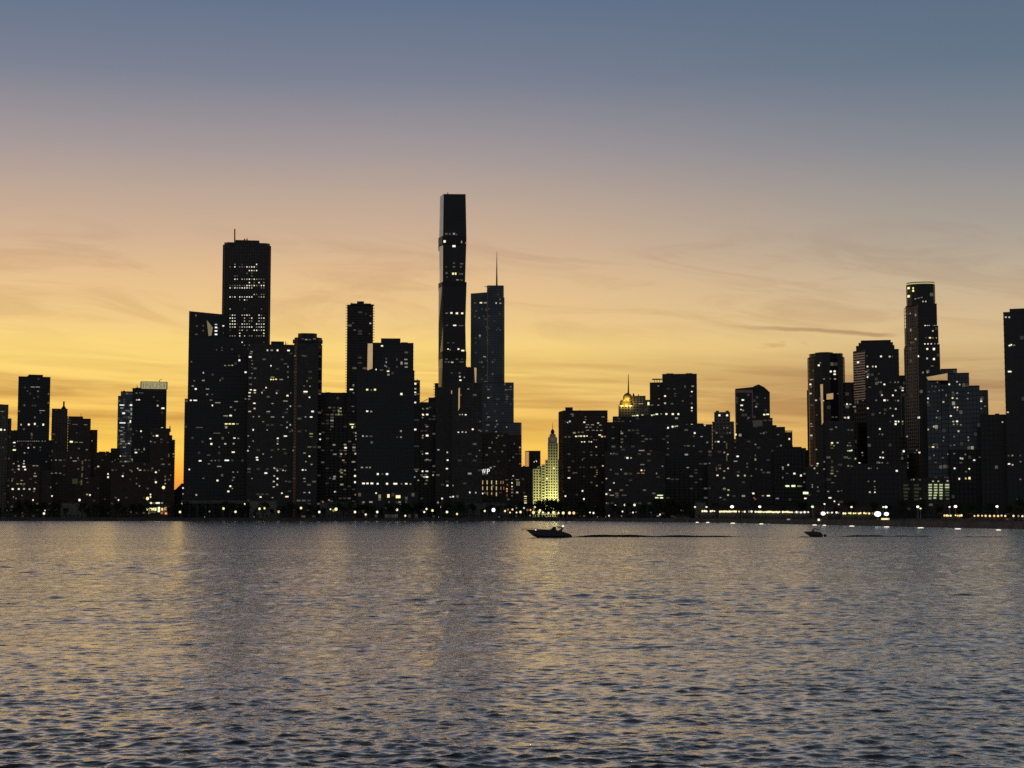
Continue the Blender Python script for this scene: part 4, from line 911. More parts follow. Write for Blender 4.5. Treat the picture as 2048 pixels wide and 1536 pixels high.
 (1080, 720, 4.518, """270 555 20 18 B;250 565 14 14 B;400 562 20 16 B;412 513 18 8 M;412 537 18 8 M;525 570 22 16 B;290 490 40 10 M;570 515 40 8 M;430 585 40 8 M;475 585 36 8 M;545 588 30 8 M;420 608 30 8 M;455 608 30 8 M;520 608 24 8 D;430 635 40 9 M;480 635 34 8 M;515 636 24 8 M;552 636 30 8 M;310 658 34 18 My;350 653 24 10 M;385 653 26 10 M;325 690 20 14 B;350 688 24 14 By;372 688 20 16 By;400 688 20 16 B;425 687 16 12 B;540 678 30 12 B;560 692 22 14 Bo;585 692 26 14 My;378 740 14 12 B;402 740 16 12 B;443 738 12 14 B;464 740 14 12 B;488 720 16 10 M;510 722 10 12 M;508 785 18 14 B;510 860 18 12 M;568 862 10 10 D;262 850 30 14 D;260 970 24 20 D;262 1000 24 20 D;262 1066 30 14 B;320 1020 50 12 D;568 957 20 16 B;384 900 12 16 M;514 995 16 10 My;514 1015 16 10 My;514 1034 16 10 My;513 1135 20 16 My;384 1183 18 18 B;397 1256 18 20 B;230 1230 18 18 B;600 1072 18 14 B;600 1212 20 16 B;633 1175 18 14 B;668 1111 18 18 B;650 1222 50 8 M;700 1222 30 8 D;760 1222 60 8 D;640 992 20 8 M;668 845 14 10 M;640 845 12 10 M;733 645 14 14 M;733 785 14 14 M;733 990 14 14 B;790 885 24 20 B;822 885 16 14 B;930 735 44 8 D;930 685 40 8 D;918 818 70 10 M;925 945 50 8 M;917 997 20 16 By;943 998 14 14 M;890 1023 36 10 Mo;930 1023 40 10 Mo;1107 960 18 12 M;1053 1025 10 18 M;1160 1070 40 10 M;1085 1223 70 10 Bg;1055 1245 38 16 Bg;1098 1245 38 16 Bg;785 1132 28 10 D;705 1032 12 10 D;838 508 20 14 Bg;856 506 16 14 Bg;880 502 24 18 Bg;926 502 24 18 B;960 504 22 16 B;1010 500 22 12 Bg;1030 496 18 12 Bg;1055 490 30 16 Bg;1096 487 14 16 M;1142 488 24 20 B;1200 489 26 20 B;1250 489 22 20 B;1157 588 18 14 M;1157 613 20 20 B;1198 603 22 20 B;1222 600 18 14 Bg;1240 597 18 14 Bg;1262 591 20 16 Bg;1285 586 22 18 Bg;1325 584 14 14 M;1373 586 26 18 B;1433 589 26 18 B;1490 590 20 18 B;1070 235 20 14 M;1380 237 30 14 M;1372 286 18 14 B;1130 326 22 18 B;1130 391 22 18 B;1222 303 24 8 D;1215 262 20 12 D;1290 371 20 8 M;1372 392 20 14 M;1372 432 18 20 B;1372 458 18 16 B;1070 408 24 10 M;1310 240 16 30 D;1075 350 20 12 M;1220 325 20 10 D;1398 660 20 20 B;1390 690 24 12 D;1460 692 30 10 M;1340 776 30 10 M;1310 775 24 10 D;1390 778 20 12 M;1335 972 30 8 M;1155 745 14 14 M;1158 800 24 12 D;1510 745 14 16 M;980 395 24 40 By;910 395 60 10 M;850 395 14 16 M"""),
 (1400, 640, 3.656, """142 697 18 18 B;198 697 18 18 B;36 768 16 14 B;200 788 18 10 M;175 788 10 10 M;122 825 16 16 M;218 825 14 12 M;90 890 24 12 By;135 890 18 12 B;113 890 16 9 M;55 893 14 10 M;180 892 18 10 M;178 968 16 14 M;203 983 14 12 B;275 997 22 14 B;262 838 14 18 B;260 1033 36 10 M;205 1085 16 14 By;178 1105 16 14 M;148 1085 14 12 M;128 1136 18 12 B;175 1155 18 16 My;208 1243 18 12 By;178 1232 22 10 My;205 1280 16 14 B;278 1138 18 14 B;328 1138 16 16 By;375 1140 14 12 M;345 1050 14 18 D;345 1075 14 16 D;405 910 16 10 M;405 1020 16 22 My;405 990 12 20 Dy;70 1048 14 10 M;313 585 24 14 B;305 624 24 12 B;300 655 16 12 B;315 661 18 10 M;470 692 20 14 Bg;495 690 28 12 Bg;410 634 20 16 M;475 572 14 12 D;465 828 14 14 M;445 830 20 10 D;570 838 24 12 D;653 870 14 16 B;590 918 20 14 M;645 1060 16 16 B;605 1078 16 16 M;690 1123 20 16 B;738 1137 16 18 B;762 1125 24 10 M;605 1152 14 14 M;640 1215 36 14 Bg;682 1215 36 14 Bg;726 1215 40 12 Mg;773 1265 46 24 Bg;773 1305 30 12 B;460 1285 22 10 M;500 1285 30 12 B;565 1305 30 12 Mp;390 1268 20 16 B;395 1300 16 10 Mr;404 1310 20 8 Mr;200 840 8 60 Dy;195 920 8 60 Dy;196 1010 8 60 Dy;120 1090 10 40 Dy;270 760 14 12 D;450 1095 14 12 M;70 1230 16 12 D;150 1298 16 10 M;410 1090 14 12 D"""),
 (1580, 640, 6.4, """390 548 26 20 M;370 580 28 28 B;520 660 30 30 B;570 658 32 28 B;570 694 36 24 B;435 755 30 22 M;515 752 30 18 D;575 755 34 22 M;280 764 56 16 M;265 824 26 24 B;268 942 28 24 B;335 1028 30 24 B;425 1032 30 24 B;300 650 20 20 D;285 1090 50 10 D;610 942 20 20 D;730 1077 24 26 B;770 1080 40 22 M;698 1250 30 24 B;748 1250 28 34 B;590 1373 30 24 M;528 1400 54 26 D;750 1408 36 22 D;795 1410 36 22 D;276 1478 34 24 B;282 1362 50 14 M;275 1328 24 20 M;345 1215 24 14 D;545 1243 34 16 D;590 1243 34 16 D;877 542 28 26 B;1165 466 28 26 B;1276 468 28 28 B;1310 468 20 20 D;985 460 20 20 D;992 596 24 24 B;1060 596 24 24 B;1099 597 22 24 B;975 662 44 18 M;993 731 22 22 B;1137 690 20 20 D;1208 825 28 24 B;1135 797 22 22 M;1165 797 22 22 M;1285 797 22 18 D;1345 797 24 24 M;1385 797 24 22 M;1352 902 28 24 B;1177 962 28 28 B;1317 965 24 26 B;1103 1028 26 24 M;1210 1028 36 30 B;1248 1028 24 24 M;1385 1033 28 24 M;1350 1030 20 20 D;997 1130 28 24 B;1285 1130 22 24 M;1354 1138 28 26 B;1150 1190 26 20 M;1210 1198 26 18 D;1315 1226 26 26 B;1353 1300 30 26 B;1390 1300 20 26 B;1352 1333 32 28 B;1285 1300 20 20 D;1150 1395 26 26 B;1183 1465 24 26 M;1146 1462 20 20 D;1440 1300 20 20 B;1440 1332 20 18 M;1443 870 30 18 B;1441 902 32 18 B;1003 1500 24 20 M;1020 860 40 18 D;830 1110 40 20 M;820 1050 24 20 D;940 1030 24 20 D"""),
 (1560, 880, 7.68, """885 42 36 24 B;1045 166 28 24 Bg;1075 166 24 24 Bg;1100 160 26 26 Bg;1040 85 24 24 M;1082 88 28 24 M;1070 42 44 20 D;1160 287 30 30 B;1228 354 24 24 B;1270 195 24 24 M;1275 238 22 22 D;1048 398 30 24 M;1100 402 60 18 D;1065 282 60 18 D;1580 190 28 28 B;1540 266 30 24 B;1583 272 30 28 B;1530 350 24 18 M;1570 350 30 16 M;1650 355 40 18 D;1793 475 36 30 B;1900 174 36 36 B;1365 435 34 20 M;1495 435 24 24 M;1358 635 24 24 M;1453 635 24 20 M;1453 716 24 20 M;1460 760 24 24 M;1380 801 34 32 B;1457 803 24 24 B;560 146 30 26 M;580 363 30 24 B;530 436 28 28 B;495 393 30 20 M;570 398 24 24 M;575 510 26 22 M;678 447 30 20 M;680 335 22 22 M;128 383 26 26 B;223 516 34 30 B;320 548 26 32 B;378 518 34 26 M;45 415 26 20 M;45 447 26 24 M;110 512 50 14 D;370 648 26 26 M;497 688 24 20 M;497 722 26 20 M;580 724 24 22 M;370 815 44 44 Bg;420 815 40 44 Bg;395 897 50 28 B;110 705 70 28 Bg;205 705 80 34 Bg;280 708 40 24 Mg;325 710 36 22 Mg;768 888 60 24 B;836 942 28 26 B;903 992 24 26 B;800 45 40 30 By;790 75 40 24 My;830 90 20 24 My;800 125 60 20 Dy;800 420 50 36 Dy;800 470 54 40 Dy;797 515 60 26 My;850 553 30 18 My;800 330 40 60 Ey;880 482 44 16 D;740 790 34 18 M;895 788 44 20 M;945 780 34 18 D;810 656 60 16 D;1400 435 20 10 D"""),
 (1780, 550, 5.69, """215 150 30 30 By;265 150 18 24 By;265 180 24 30 By;215 243 30 36 By;290 272 22 16 M;325 264 30 14 M;360 256 28 14 M;375 302 18 18 B;405 302 18 18 B;400 578 20 18 B;425 578 20 18 B;447 578 18 18 B;490 578 14 14 M;510 578 18 16 B;535 578 14 16 B;488 637 20 20 B;455 715 28 20 By;487 716 20 20 M;410 714 18 18 D;528 716 16 20 M;397 787 18 22 B;432 787 18 22 B;470 787 18 22 B;510 787 16 24 M;545 787 16 20 B;424 842 26 26 B;500 843 30 34 B;422 950 24 26 B;500 957 28 30 B;325 925 20 26 B;375 1110 20 24 M;425 1108 20 24 M;245 770 20 18 My;270 768 20 18 My;295 730 16 26 By;205 440 24 18 D;235 438 14 20 M;480 1035 40 20 D;540 1222 14 16 M;674 1245 22 22 B;763 1215 22 16 B;793 1247 18 20 B;445 1330 16 16 D;505 1325 16 14 D;560 1314 16 16 M;580 1312 14 16 M;598 1310 12 16 M;640 1370 18 30 M;765 1345 24 20 M;715 1335 30 12 D;712 1400 24 18 By;762 1405 24 16 B;433 1405 20 20 B;430 1448 16 18 M;608 1445 24 22 B;735 1507 18 20 B;768 1507 18 20 B;890 1343 20 20 M;883 1408 24 20 M;1038 1413 26 10 M;1038 1437 26 16 B;1083 1493 22 18 M;1038 1520 18 18 M;1318 481 26 20 B;1357 482 22 20 B;1360 804 20 20 B;1380 796 22 18 B;1412 800 30 12 M;1362 1100 50 14 B;480 1265 16 20 D;520 1270 20 20 D"""),
 (1780, 800, 5.69, """692 182 26 18 B;765 115 20 16 M;545 125 18 18 M;530 200 18 20 M;333 200 26 28 B;498 303 20 22 B;435 336 20 20 B;530 330 16 30 D;720 245 24 18 By;763 243 28 22 B;725 278 24 18 My;765 275 20 20 M;806 283 20 16 M;780 355 24 26 B;612 425 18 20 M;730 417 16 20 M;605 465 18 16 M;730 513 26 16 M;690 520 24 14 D;490 535 34 18 By;498 505 14 16 M;450 535 24 12 D;540 540 24 24 D;730 610 24 16 M;665 617 20 20 M;857 620 24 20 M;803 663 22 24 B;824 667 24 24 B;806 714 40 16 D;958 685 28 16 B;1020 652 24 10 D;735 778 24 22 B;902 783 22 18 B;865 815 30 20 D;788 897 20 28 B;862 893 24 24 By;904 890 28 34 By;890 425 16 22 M;893 460 16 16 M;1340 140 30 12 B;1280 252 20 18 B;1393 632 24 18 M;1350 634 24 12 D;1355 728 32 20 B;1395 738 22 18 B;1483 632 20 14 D;1485 702 22 14 M;1483 903 20 18 M;1450 1130 24 14 D;157 582 26 26 B;77 806 30 24 B;200 415 20 20 B;340 597 18 24 B;310 570 16 16 M;290 600 14 18 D;500 630 16 24 M;520 710 30 14 D;600 658 18 18 M;490 925 24 16 B;550 925 20 14 B;655 920 26 16 B;540 884 80 9 D;640 884 80 9 D;205 715 14 18 M;205 745 14 18 D;205 772 14 16 M;270 905 16 20 M;245 908 16 20 D;340 908 30 14 D;348 1122 22 20 M;
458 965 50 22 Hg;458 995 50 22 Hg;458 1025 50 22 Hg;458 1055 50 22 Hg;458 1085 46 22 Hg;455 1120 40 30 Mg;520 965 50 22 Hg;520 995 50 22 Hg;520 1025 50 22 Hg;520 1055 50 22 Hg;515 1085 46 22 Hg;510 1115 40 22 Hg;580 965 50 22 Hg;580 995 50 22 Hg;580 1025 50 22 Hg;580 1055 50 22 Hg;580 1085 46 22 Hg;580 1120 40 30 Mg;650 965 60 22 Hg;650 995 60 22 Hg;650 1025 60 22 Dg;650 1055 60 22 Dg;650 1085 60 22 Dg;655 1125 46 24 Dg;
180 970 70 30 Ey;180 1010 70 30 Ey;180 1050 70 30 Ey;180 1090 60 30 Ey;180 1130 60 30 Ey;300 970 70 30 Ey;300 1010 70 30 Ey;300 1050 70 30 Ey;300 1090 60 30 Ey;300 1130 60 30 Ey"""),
]
AON = {525: '..1..1.....2...', 555: '1.2.11122221...', 598: '........2222...', 630: '.......1.1.....', 662: '..11.....1.....', 700: '..22.2122121111', 740: '........2.1.2.1', 775: '111111122221122', 803: '2122222222...11',
       880: '..........21.11', 910: '212.222222..122', 945: '....1.21.......', 1052: '2.....1......1.', 1125: '122..2222...21.', 1160: '222...2.12..222', 1195: '122...2.11..211', 1230: '2221.2221..2222', 1265: '222.122222.1222',
       1303: '1...12.1..22122', 1340: '....2.........2', 1370: '111.2.2.11.1112', 1405: '....12.........', 1445: '.....2........1', 1480: '......1.1......'}
HEAD = 0.0
UNIT = {}
def unit(code):
    if code in UNIT: return UNIT[code]
    m = MB(); m.box(-.5, .5, -.5, .5, -.5, .5)
    me = bpy.data.meshes.new('lit_window_' + code); me.from_pydata(m.v, [], m.f); me.materials.append(light_mat(code)); me.update()
    UNIT[code] = me
    return me
MISSED = 0
def lit_window(px, py, w, h, code):
    global MISSED
    o, dr = ray(px, py)
    best = None
    for bvh, root in BVHS:
        hit = bvh.ray_cast(o, dr, 6000)
        if hit[0] is not None and (best is None or hit[3] < best[0]): best = (hit[3], hit[0], hit[1], root)
    if best is None: MISSED += 1; return
    dist, loc, nr, root = best
    if nr.dot(dr) > 0: nr = -nr
    nr = Vector((nr.x, nr.y, 0)); nr = nr.normalized() if nr.length > .1 else Vector((0, -1, 0))
    sc = dist / F_PX
    fs = max(.35, abs(nr.dot(dr)))
    ob = bpy.data.objects.new('lit_window', unit(code)); COL.objects.link(ob)
    ob.parent = root
    p = loc + nr * 0.55
    hd = root['_head']; at = Vector(root['_at'])
    c_, s_ = math.cos(hd), math.sin(hd)
    ob.location = Vector((p.x * c_ - p.y * s_, p.x * s_ + p.y * c_, p.z)) - at
    ob.rotation_euler = (0, 0, math.atan2(nr.x, -nr.y) + hd)
    ob.scale = (max(1.0, w * sc * .72 / fs), 0.5, max(.9, h * sc * .70))
for ox, oy, s, txt in WIN:
    for it in txt.replace('\n', '').split(';'):
        f = it.split()
        if len(f) < 5: continue
        x, y, w, h = (float(v) for v in f[:4])
        code = f[4]
        if w * h / s / s < 20 and R.random() < .45: code = {'B': 'H', 'M': 'L'}.get(code[0], code[0]) + code[1:]
        lit_window(ox + x / s, oy + y / s, w / s, h / s, code)
for yz, row in AON.items():
    for i, ch in enumerate(row[:15]):
        if ch == '.': continue
        lit_window(460.2 + i * 4.82, 440 + yz / 5.907, 2.7, 2.8, ('B' if R.random() < .6 else 'H') if ch == '2' else R.choice('LLMD'))
print('windows without a wall:', MISSED)

HEAD = flood['_head']
# floodlights washing the white ornate tower
for px, py, dy, e in ((1070, 1000, -14, 1500), (1080, 1000, -14, 2400), (1090, 1000, -16, 5100), (1099, 1000, -20, 9000), (1108, 1000, -20, 9000), (1117, 1000, -16, 4200), (1094, 955, -22, 3300), (1107, 935, -24, 4500), (1112, 965, -24, 3900), (1080, 955, -20, 1350)):
    p = pt(px, py, 2200 + dy)
    L = bpy.data.lights.new('facade_floodlight', 'POINT'); L.energy = e; L.color = (1.0, .94, .30); L.shadow_soft_size = 1.0
    o = bpy.data.objects.new('facade_floodlight', L); COL.objects.link(o); o.location = W(p)
HEAD = 0.0

# ------------------------------------------------------------------ things on the shore
ORD = ['leftmost', 'second from left', 'third from left', 'fourth from left', 'fifth from left', 'sixth from left', 'seventh from left', 'eighth from left', 'ninth from left', 'tenth from left', 'eleventh from left', 'twelfth from left']
def behind(px):
    c = [(abs((a + b) / 2 - px) / (b - a), s) for a, b, Y, s in SPANS if a <= px <= b and b - a < 140]
    return min(c)[1] if c else 'orange sky gap'
def labelled(items, fmt):
    """items: list of (px, object); gives each a label by the tower behind it and its order there"""
    by = {}
    for px, o in items: by.setdefault(behind(px), []).append((px, o))
    for s, l in by.items():
        l.sort(key=lambda v: v[0])
        for i, (px, o) in enumerate(l):
            pos = '' if len(l) == 1 else (', rightmost' if i == len(l) - 1 else ', ' + ORD[min(i, 11)])
            o['label'] = fmt % s + pos

# trees of the lakefront park: four crowns shared by all
def crown_mesh(seed, n=420):
    r = random.Random(seed); m = MB()
    lobes = [(r.uniform(-2.2, 2.2), r.uniform(-2, 2), r.uniform(4.5, 9.5), r.uniform(1.6, 2.8)) for _ in range(8)]
    for _ in range(n):
        lx, ly, lz, lr = r.choice(lobes)
        v = Vector((r.gauss(0, 1), r.gauss(0, 1), r.gauss(0, .8))).normalized() * lr * r.uniform(.55, 1.05)
        c = Vector((lx, ly, lz)) + v
        a = Vector((r.gauss(0, 1), r.gauss(0, 1), r.gauss(0, 1))).normalized(); b = a.orthogonal().normalized(); k = a.cross(b); s = r.uniform(.28, .62)
        m.poly([c + b * s, c + k * s * .7, c - b * s, c - k * s * .7])
    return m
def trunk_mesh(seed):
    r = random.Random(seed); m = MB(); m.tube((0, 0, -.2), (.1, 0, 4.2), .34, .2, 7)
    for k in range(4):
        a = k * 1.57 + r.uniform(-.4, .4); m.tube((.08, 0, 3.2 + .4 * k), (1.9 * math.cos(a), 1.9 * math.sin(a), 6 + r.uniform(0, 1.5)), .14, .05, 5)
    return m
protos = []
for k in range(4):
    cm = crown_mesh(20 + k); tm = trunk_mesh(40 + k)
    cme = bpy.data.meshes.new('tree_crown'); cme.from_pydata([tuple(v) for v in cm.v], [], cm.f); cme.materials.append(LEAF)
    tme = bpy.data.meshes.new('tree_trunk'); tme.from_pydata([tuple(v) for v in tm.v], [], tm.f); tme.materials.append(BARK)
    protos.append((cme, tme))
trees = []
def tree(px, dY, s, k):
    x, Y = shore_xy(px); Y += dY; x = (px - 1024) / F_PX * Y
    e = thing('park_tree', '', 'tree', (x, Y, GZ), 'trees along the lakefront'); e.scale = (s, s, s); e.rotation_euler = (0, 0, R.uniform(0, 6.28))
    for nm, me in (('crown', protos[k][0]), ('trunk', protos[k][1])):
        o = bpy.data.objects.new(nm, me); COL.objects.link(o); o.parent = e
    trees.append((px, e))
px = -6.0
while px < 1395:
    tree(px, R.uniform(18, 75), R.uniform(.75, 1.5), R.randrange(4)); px += R.uniform(9, 20)
for px in np.arange(1400, 2060, 34): tree(px + R.uniform(-8, 8), R.uniform(240, 330), R.uniform(.8, 1.2), R.randrange(4))
for px in (1072, 1081, 1092, 1102, 1112, 1121, 40, 62, 88, 110, 128, 150, 172): tree(px, R.uniform(110, 170), R.uniform(1.3, 1.75), R.randrange(4))
labelled(trees, 'dark leafy shore tree below the %s')

# lamp posts: photo x, y of the lamp, size in pixels, colour, kind
LAMPS = """66 1000 4 B;104 992 4 B;27 994 3 M;32 997 3 M;90 1021 3 B;88 1027 6 B;159 1000 6 B;162 1008 5 B;180 990 4 B;237 1000 4 B;262 1024 4 D;327 975 8 By;295 997 8 By;301 989 4 By;301 994 4 By;364 1007 4 B;360 1024 6 By;366 976 4 B;366 988 4 M;44 991 3 M;14 1021 3 D;
419 1023 4 M;447 1017 6 By;471 1023.5 6 By;489.5 1008 4 B;519 1017.5 6 By;529 1016.5 5 By;557.5 1023.5 6 By;602 1016 6 By;638.5 1024 6 B;661 1018.5 4 B;672 1018.5 8 By;667 1021 6 My;710 1024 6 B;731.5 1029 5 B;754.5 1024 6 B;646 1004 4 Mo;658 1000 4 M;
794 1019.5 6 B;810.5 1031.5 5 By;848.5 1024 5 B;853 1018 5 B;865 1021 6 By;882 1014 4 B;894 1024 6 B;914 1028 5 By;921 1037 3 M;876 1005 5 M;884 997 4 B;969.5 1022 5 By;987 1020 9 Xc;1010 1022 5 By;1020 1025 4 By;1025 1019 5 Bo;1016 1019 5 Mo;1033 1025 4 B;1033 1016 4 Mt;1041 1024 6 By;1048 1016 4 Bt;1055 1020 6 Mr;1061 1020 4 Bo;1060 1031 4 My;1067 1025 7 By;1070 1014 4 B;1080 1021 6 By;1078 1025 5 By;1086 1025 5 B;1097 1026 5 B;1107 1025 7 By;1117 1026 5 B;1126.5 1026 7 By;1139 1026 7 B;1147.5 1026 7 Bo;1070 1002 3 M;
1180 1025 4 B;1187 1026 5 B;1218 1031.5 4 B;1230 1010 5 B;1250 1010 6 B;1269 1010 6 B;1245 1023 4 B;1266 1025 4 B;1272 1024 3 M;1320 1029 4 B;1243 1032 3 M;1302 1025 3 D;1213 1006 3 M"""
def lamp_head_mesh(code):
    key = 'lamp_' + code
    if key in UNIT: return UNIT[key]
    m = MB(); m.lathe((0, 0, 0), [(.12, -.5), (.38, -.36), (.5, 0), (.38, .36), (.12, .5)], 10)
    me = bpy.data.meshes.new('lamp_head_' + code); me.from_pydata(m.v, [], m.f); me.materials.append(light_mat(code)); me.update(); UNIT[key] = me
    return me
lamps = []
def lamp(px, py, s, code, Y, gz=GZ, name='street_lamp', aspect=1.0):
    p = pt(px, py, Y)
    gz = min(gz, p.z - 1.2)
    e = thing(name, '', 'street lamp', (p.x, Y, gz), 'lit lamps along the shore')
    m = MB(); h = p.z - gz; m.tube((p.x, Y, gz), (p.x, Y, p.z - .3), .16, .09, 6); m.tube((p.x, Y, gz), (p.x, Y, gz + .5), .3, .25, 6)
    m.build('pole', STEEL, e)
    o = bpy.data.objects.new('lamp_head', lamp_head_mesh(code)); COL.objects.link(o); o.parent = e; o.location = (0, 0, h)
    d_ = s * Y / F_PX * .78; o.scale = (d_ * aspect, d_, d_)
    lamps.append((px, e))
    return e
for it in LAMPS.replace('\n', '').split(';'):
    f = it.split(); px, py, s = float(f[0]), float(f[1]), float(f[2])
    Y0 = shore_xy(px)[1]
    # height of the lamp decides how far back it stands: low dots near the edge, high ones further in
    Y = Y0 + (8 if py > 1027 else 25 if py > 1012 else 60)
    lamp(px, py, s, f[3], Y)
labelled(lamps, 'lit lamp post on the shore below the %s')
for px, o in lamps:
    pass

# tall harbour lamps on the right
hl = []
for px, py, s, c in ((1390, 1014, 5, 'B'), (1413, 1014, 5, 'B'), (1464, 1013.5, 9, 'X'), (1519.5, 1013.5, 7, 'X'), (1625, 1013.5, 7, 'Bg'), (1649, 1008, 5, 'B'), (1703, 1014, 6, 'B'), (1766.5, 1014, 5, 'B'), (1772, 1014, 7, 'X'), (1835.5, 1013.5, 7, 'X'), (1841, 1017, 5, 'Bg'), (1899, 1014, 5, 'B'), (1911, 1013, 8, 'X'), (1994, 1013, 7, 'X')):
    Y = shore_xy(px)[1] + 34
    p = pt(px, py, Y); e = thing('harbour_lamp', '', 'lamp post', (p.x, Y, GZ), 'tall harbour lamp posts on the right')
    m = MB(); m.tube((p.x, Y, GZ), (p.x, Y, p.z + .25), .2, .11, 7); m.tube((p.x, Y, p.z + .25), (p.x + .9, Y, p.z + .4), .09, .07, 6); m.build('pole', STEEL, e)
    m = MB(); m.tube((p.x, Y, GZ), (p.x, Y, GZ + .8), .38, .3, 8); m.build('post_base', CONC, e)
    o = bpy.data.objects.new('lamp_head', lamp_head_mesh(c)); COL.objects.link(o); o.parent = e; o.location = (0, 0, p.z - GZ); d_ = s * Y / F_PX * .72; o.scale = (d_ * 1.15, d_, d_ * .8)
    hl.append((px, e))
labelled(hl, 'tall white harbour lamp below the %s')

# glowing discs added at the breakwater foot to imitate the harbour lamps' reflections
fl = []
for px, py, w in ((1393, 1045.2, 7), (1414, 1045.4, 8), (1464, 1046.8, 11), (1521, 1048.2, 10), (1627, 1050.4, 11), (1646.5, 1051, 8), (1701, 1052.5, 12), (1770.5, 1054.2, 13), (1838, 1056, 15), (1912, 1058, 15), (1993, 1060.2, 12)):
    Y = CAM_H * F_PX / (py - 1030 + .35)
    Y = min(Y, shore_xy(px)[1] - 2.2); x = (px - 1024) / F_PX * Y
    e = thing('reflection_stand_in', '', 'float light', (x, Y, 0), 'imitated lamp reflections at the foot of the breakwater'); sc = Y / F_PX  # no float light here, the thing imitates a lamp reflection
    m = MB(); m.lathe((x, Y, -.12), [(w * .5 * sc, 0), (w * .52 * sc, .1), (w * .45 * sc, .16)], 14, sy=.6); m.build('stand_in_base', STEEL, e)  # invented base that carries the glowing disc
    m = MB(); m.lathe((x, Y, .05), [(w * .42 * sc, 0), (w * .40 * sc, 1.0 * sc), (w * .2 * sc, 1.7 * sc)], 14, sy=.6); m.build('lens', light_mat('B'), e)  # emissive disc standing in for a reflection, no lamp here
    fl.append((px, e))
labelled(fl, 'imitated lamp reflection at the breakwater foot below the %s')

# long lit harbour shelters
def shelter(px0, px1, py, dY, label, codes, dens=4.0, glow=None):
    Y = (shore_xy(px0)[1] + shore_xy(px1)[1]) / 2 + dY
    Y = max(Y, max(shore_xy(px0)[1], shore_xy(px1)[1]) + 6)
    a_, b_ = pt(px0, py, Y), pt(px1, py, Y)
    e = thing('harbour_shelter', label, 'shelter', ((a_.x + b_.x) / 2, Y, GZ))
    m = MB(); m.box(a_.x, b_.x, Y + 1.2, Y + 5, GZ, a_.z - .5); m.build('back_wall', CONC_D, e)
    m = MB(); m.box(a_.x - .8, b_.x + .8, Y - .6, Y + 6, a_.z + .75, a_.z + 1.1); m.build('roof', METAL_D, e)
    n = max(2, int((px1 - px0) / 22))
    for i in range(n + 1):
        x = a_.x + (b_.x - a_.x) * i / n; m = MB(); m.box(x - .15, x + .15, Y - .3, Y, GZ, a_.z + .75); m.build('column', STEEL, e)
    px = px0 + 1
    i = 0
    while px < px1:
        c = codes[i % len(codes)]
        if R.random() < .93:
            p = pt(px, py + R.uniform(-.5, .5), Y - .5); o = bpy.data.objects.new('lamp', lamp_head_mesh(c)); COL.objects.link(o); o.parent = e
            o.location = p - Vector(e['_at']); d_ = R.uniform(.8, 1.25) * 3.4 * Y / F_PX; o.scale = (d_ * 1.1, d_ * .5, d_)
        px += dens * R.uniform(.85, 1.15); i += 1
    return e
shelter(1404, 1432, 1022.2, 30, 'short lit shelter at the left end of the harbour light row', ['By', 'B', 'B'])
shelter(1439, 1479, 1023, 30, 'lit shelter left of the middle in the harbour light row', ['By', 'B'], 3.4)
shelter(1484, 1507, 1023.2, 30, 'dimmer lit shelter in the middle of the harbour light row', ['M', 'B', 'M'], 4.4)
shelter(1510, 1582, 1024, 40, 'longest brightly lit shelter of the harbour light row', ['By', 'By', 'B'], 3.2)
shelter(1583, 1619, 1024.4, 30, 'lit shelter left of the first floodlight mast', ['B', 'M'], 4.2)
shelter(1654, 1681, 1025.4, 30, 'dotted lit shelter right of the first floodlight mast', ['B', 'M'], 4.6)
shelter(1686, 1746, 1026.6, 30, 'yellow lit shelter left of the brightest floodlight', ['By', 'By', 'Mo'], 3.3)
shelter(1888, 1903, 1031, 20, 'short orange lit kiosk shelter below the pink panelled tower', ['Bo', 'By'], 4)
shelter(1906, 1923, 1031, 20, 'second orange lit kiosk shelter below the pink panelled tower', ['Bo', 'By', 'Bo'], 4)
shelter(1948, 2013, 1031.5, 20, 'long orange lit shelter near the right edge', ['By', 'Bo'], 7.6)
shelter(2026, 2047, 1032, 20, 'last lit shelter at the right edge of the shore', ['By', 'M'], 9)
shelter(1780, 1809, 1041.8, 9, 'low lit landing stage shelter on the near breakwater', ['By', 'B'], 6)
fm = []
for px, py, s, lab in ((1646, 1027, 13, 'single round floodlight mast above the small motorboat'), (1755, 1028, 19, 'brightest twin floodlight mast on the right shore'), (1772.5, 1028, 13, 'smaller floodlight mast right of the brightest one')):
    Y = shore_xy(px)[1] + 22; p = pt(px, py, Y)
    e = thing('floodlight_mast', lab, 'floodlight', (p.x, Y, GZ)); g = min(GZ, p.z - 1)
    m = MB(); m.tube((p.x, Y, GZ - .5), (p.x, Y, p.z), .25, .18, 8); m.build('mast', STEEL, e)
    m = MB(); m.box(p.x - 1.5, p.x + 1.5, Y + .3, Y + .9, p.z - .9, p.z + .9); m.build('housing', METAL_D, e)
    o = bpy.data.objects.new('lamp_head', lamp_head_mesh('Xc')); COL.objects.link(o); o.parent = e; o.location = (0, -.4, p.z - GZ); d_ = s * Y / F_PX * .62; o.scale = (d_ * 1.15, d_ * .4, d_ * .85)
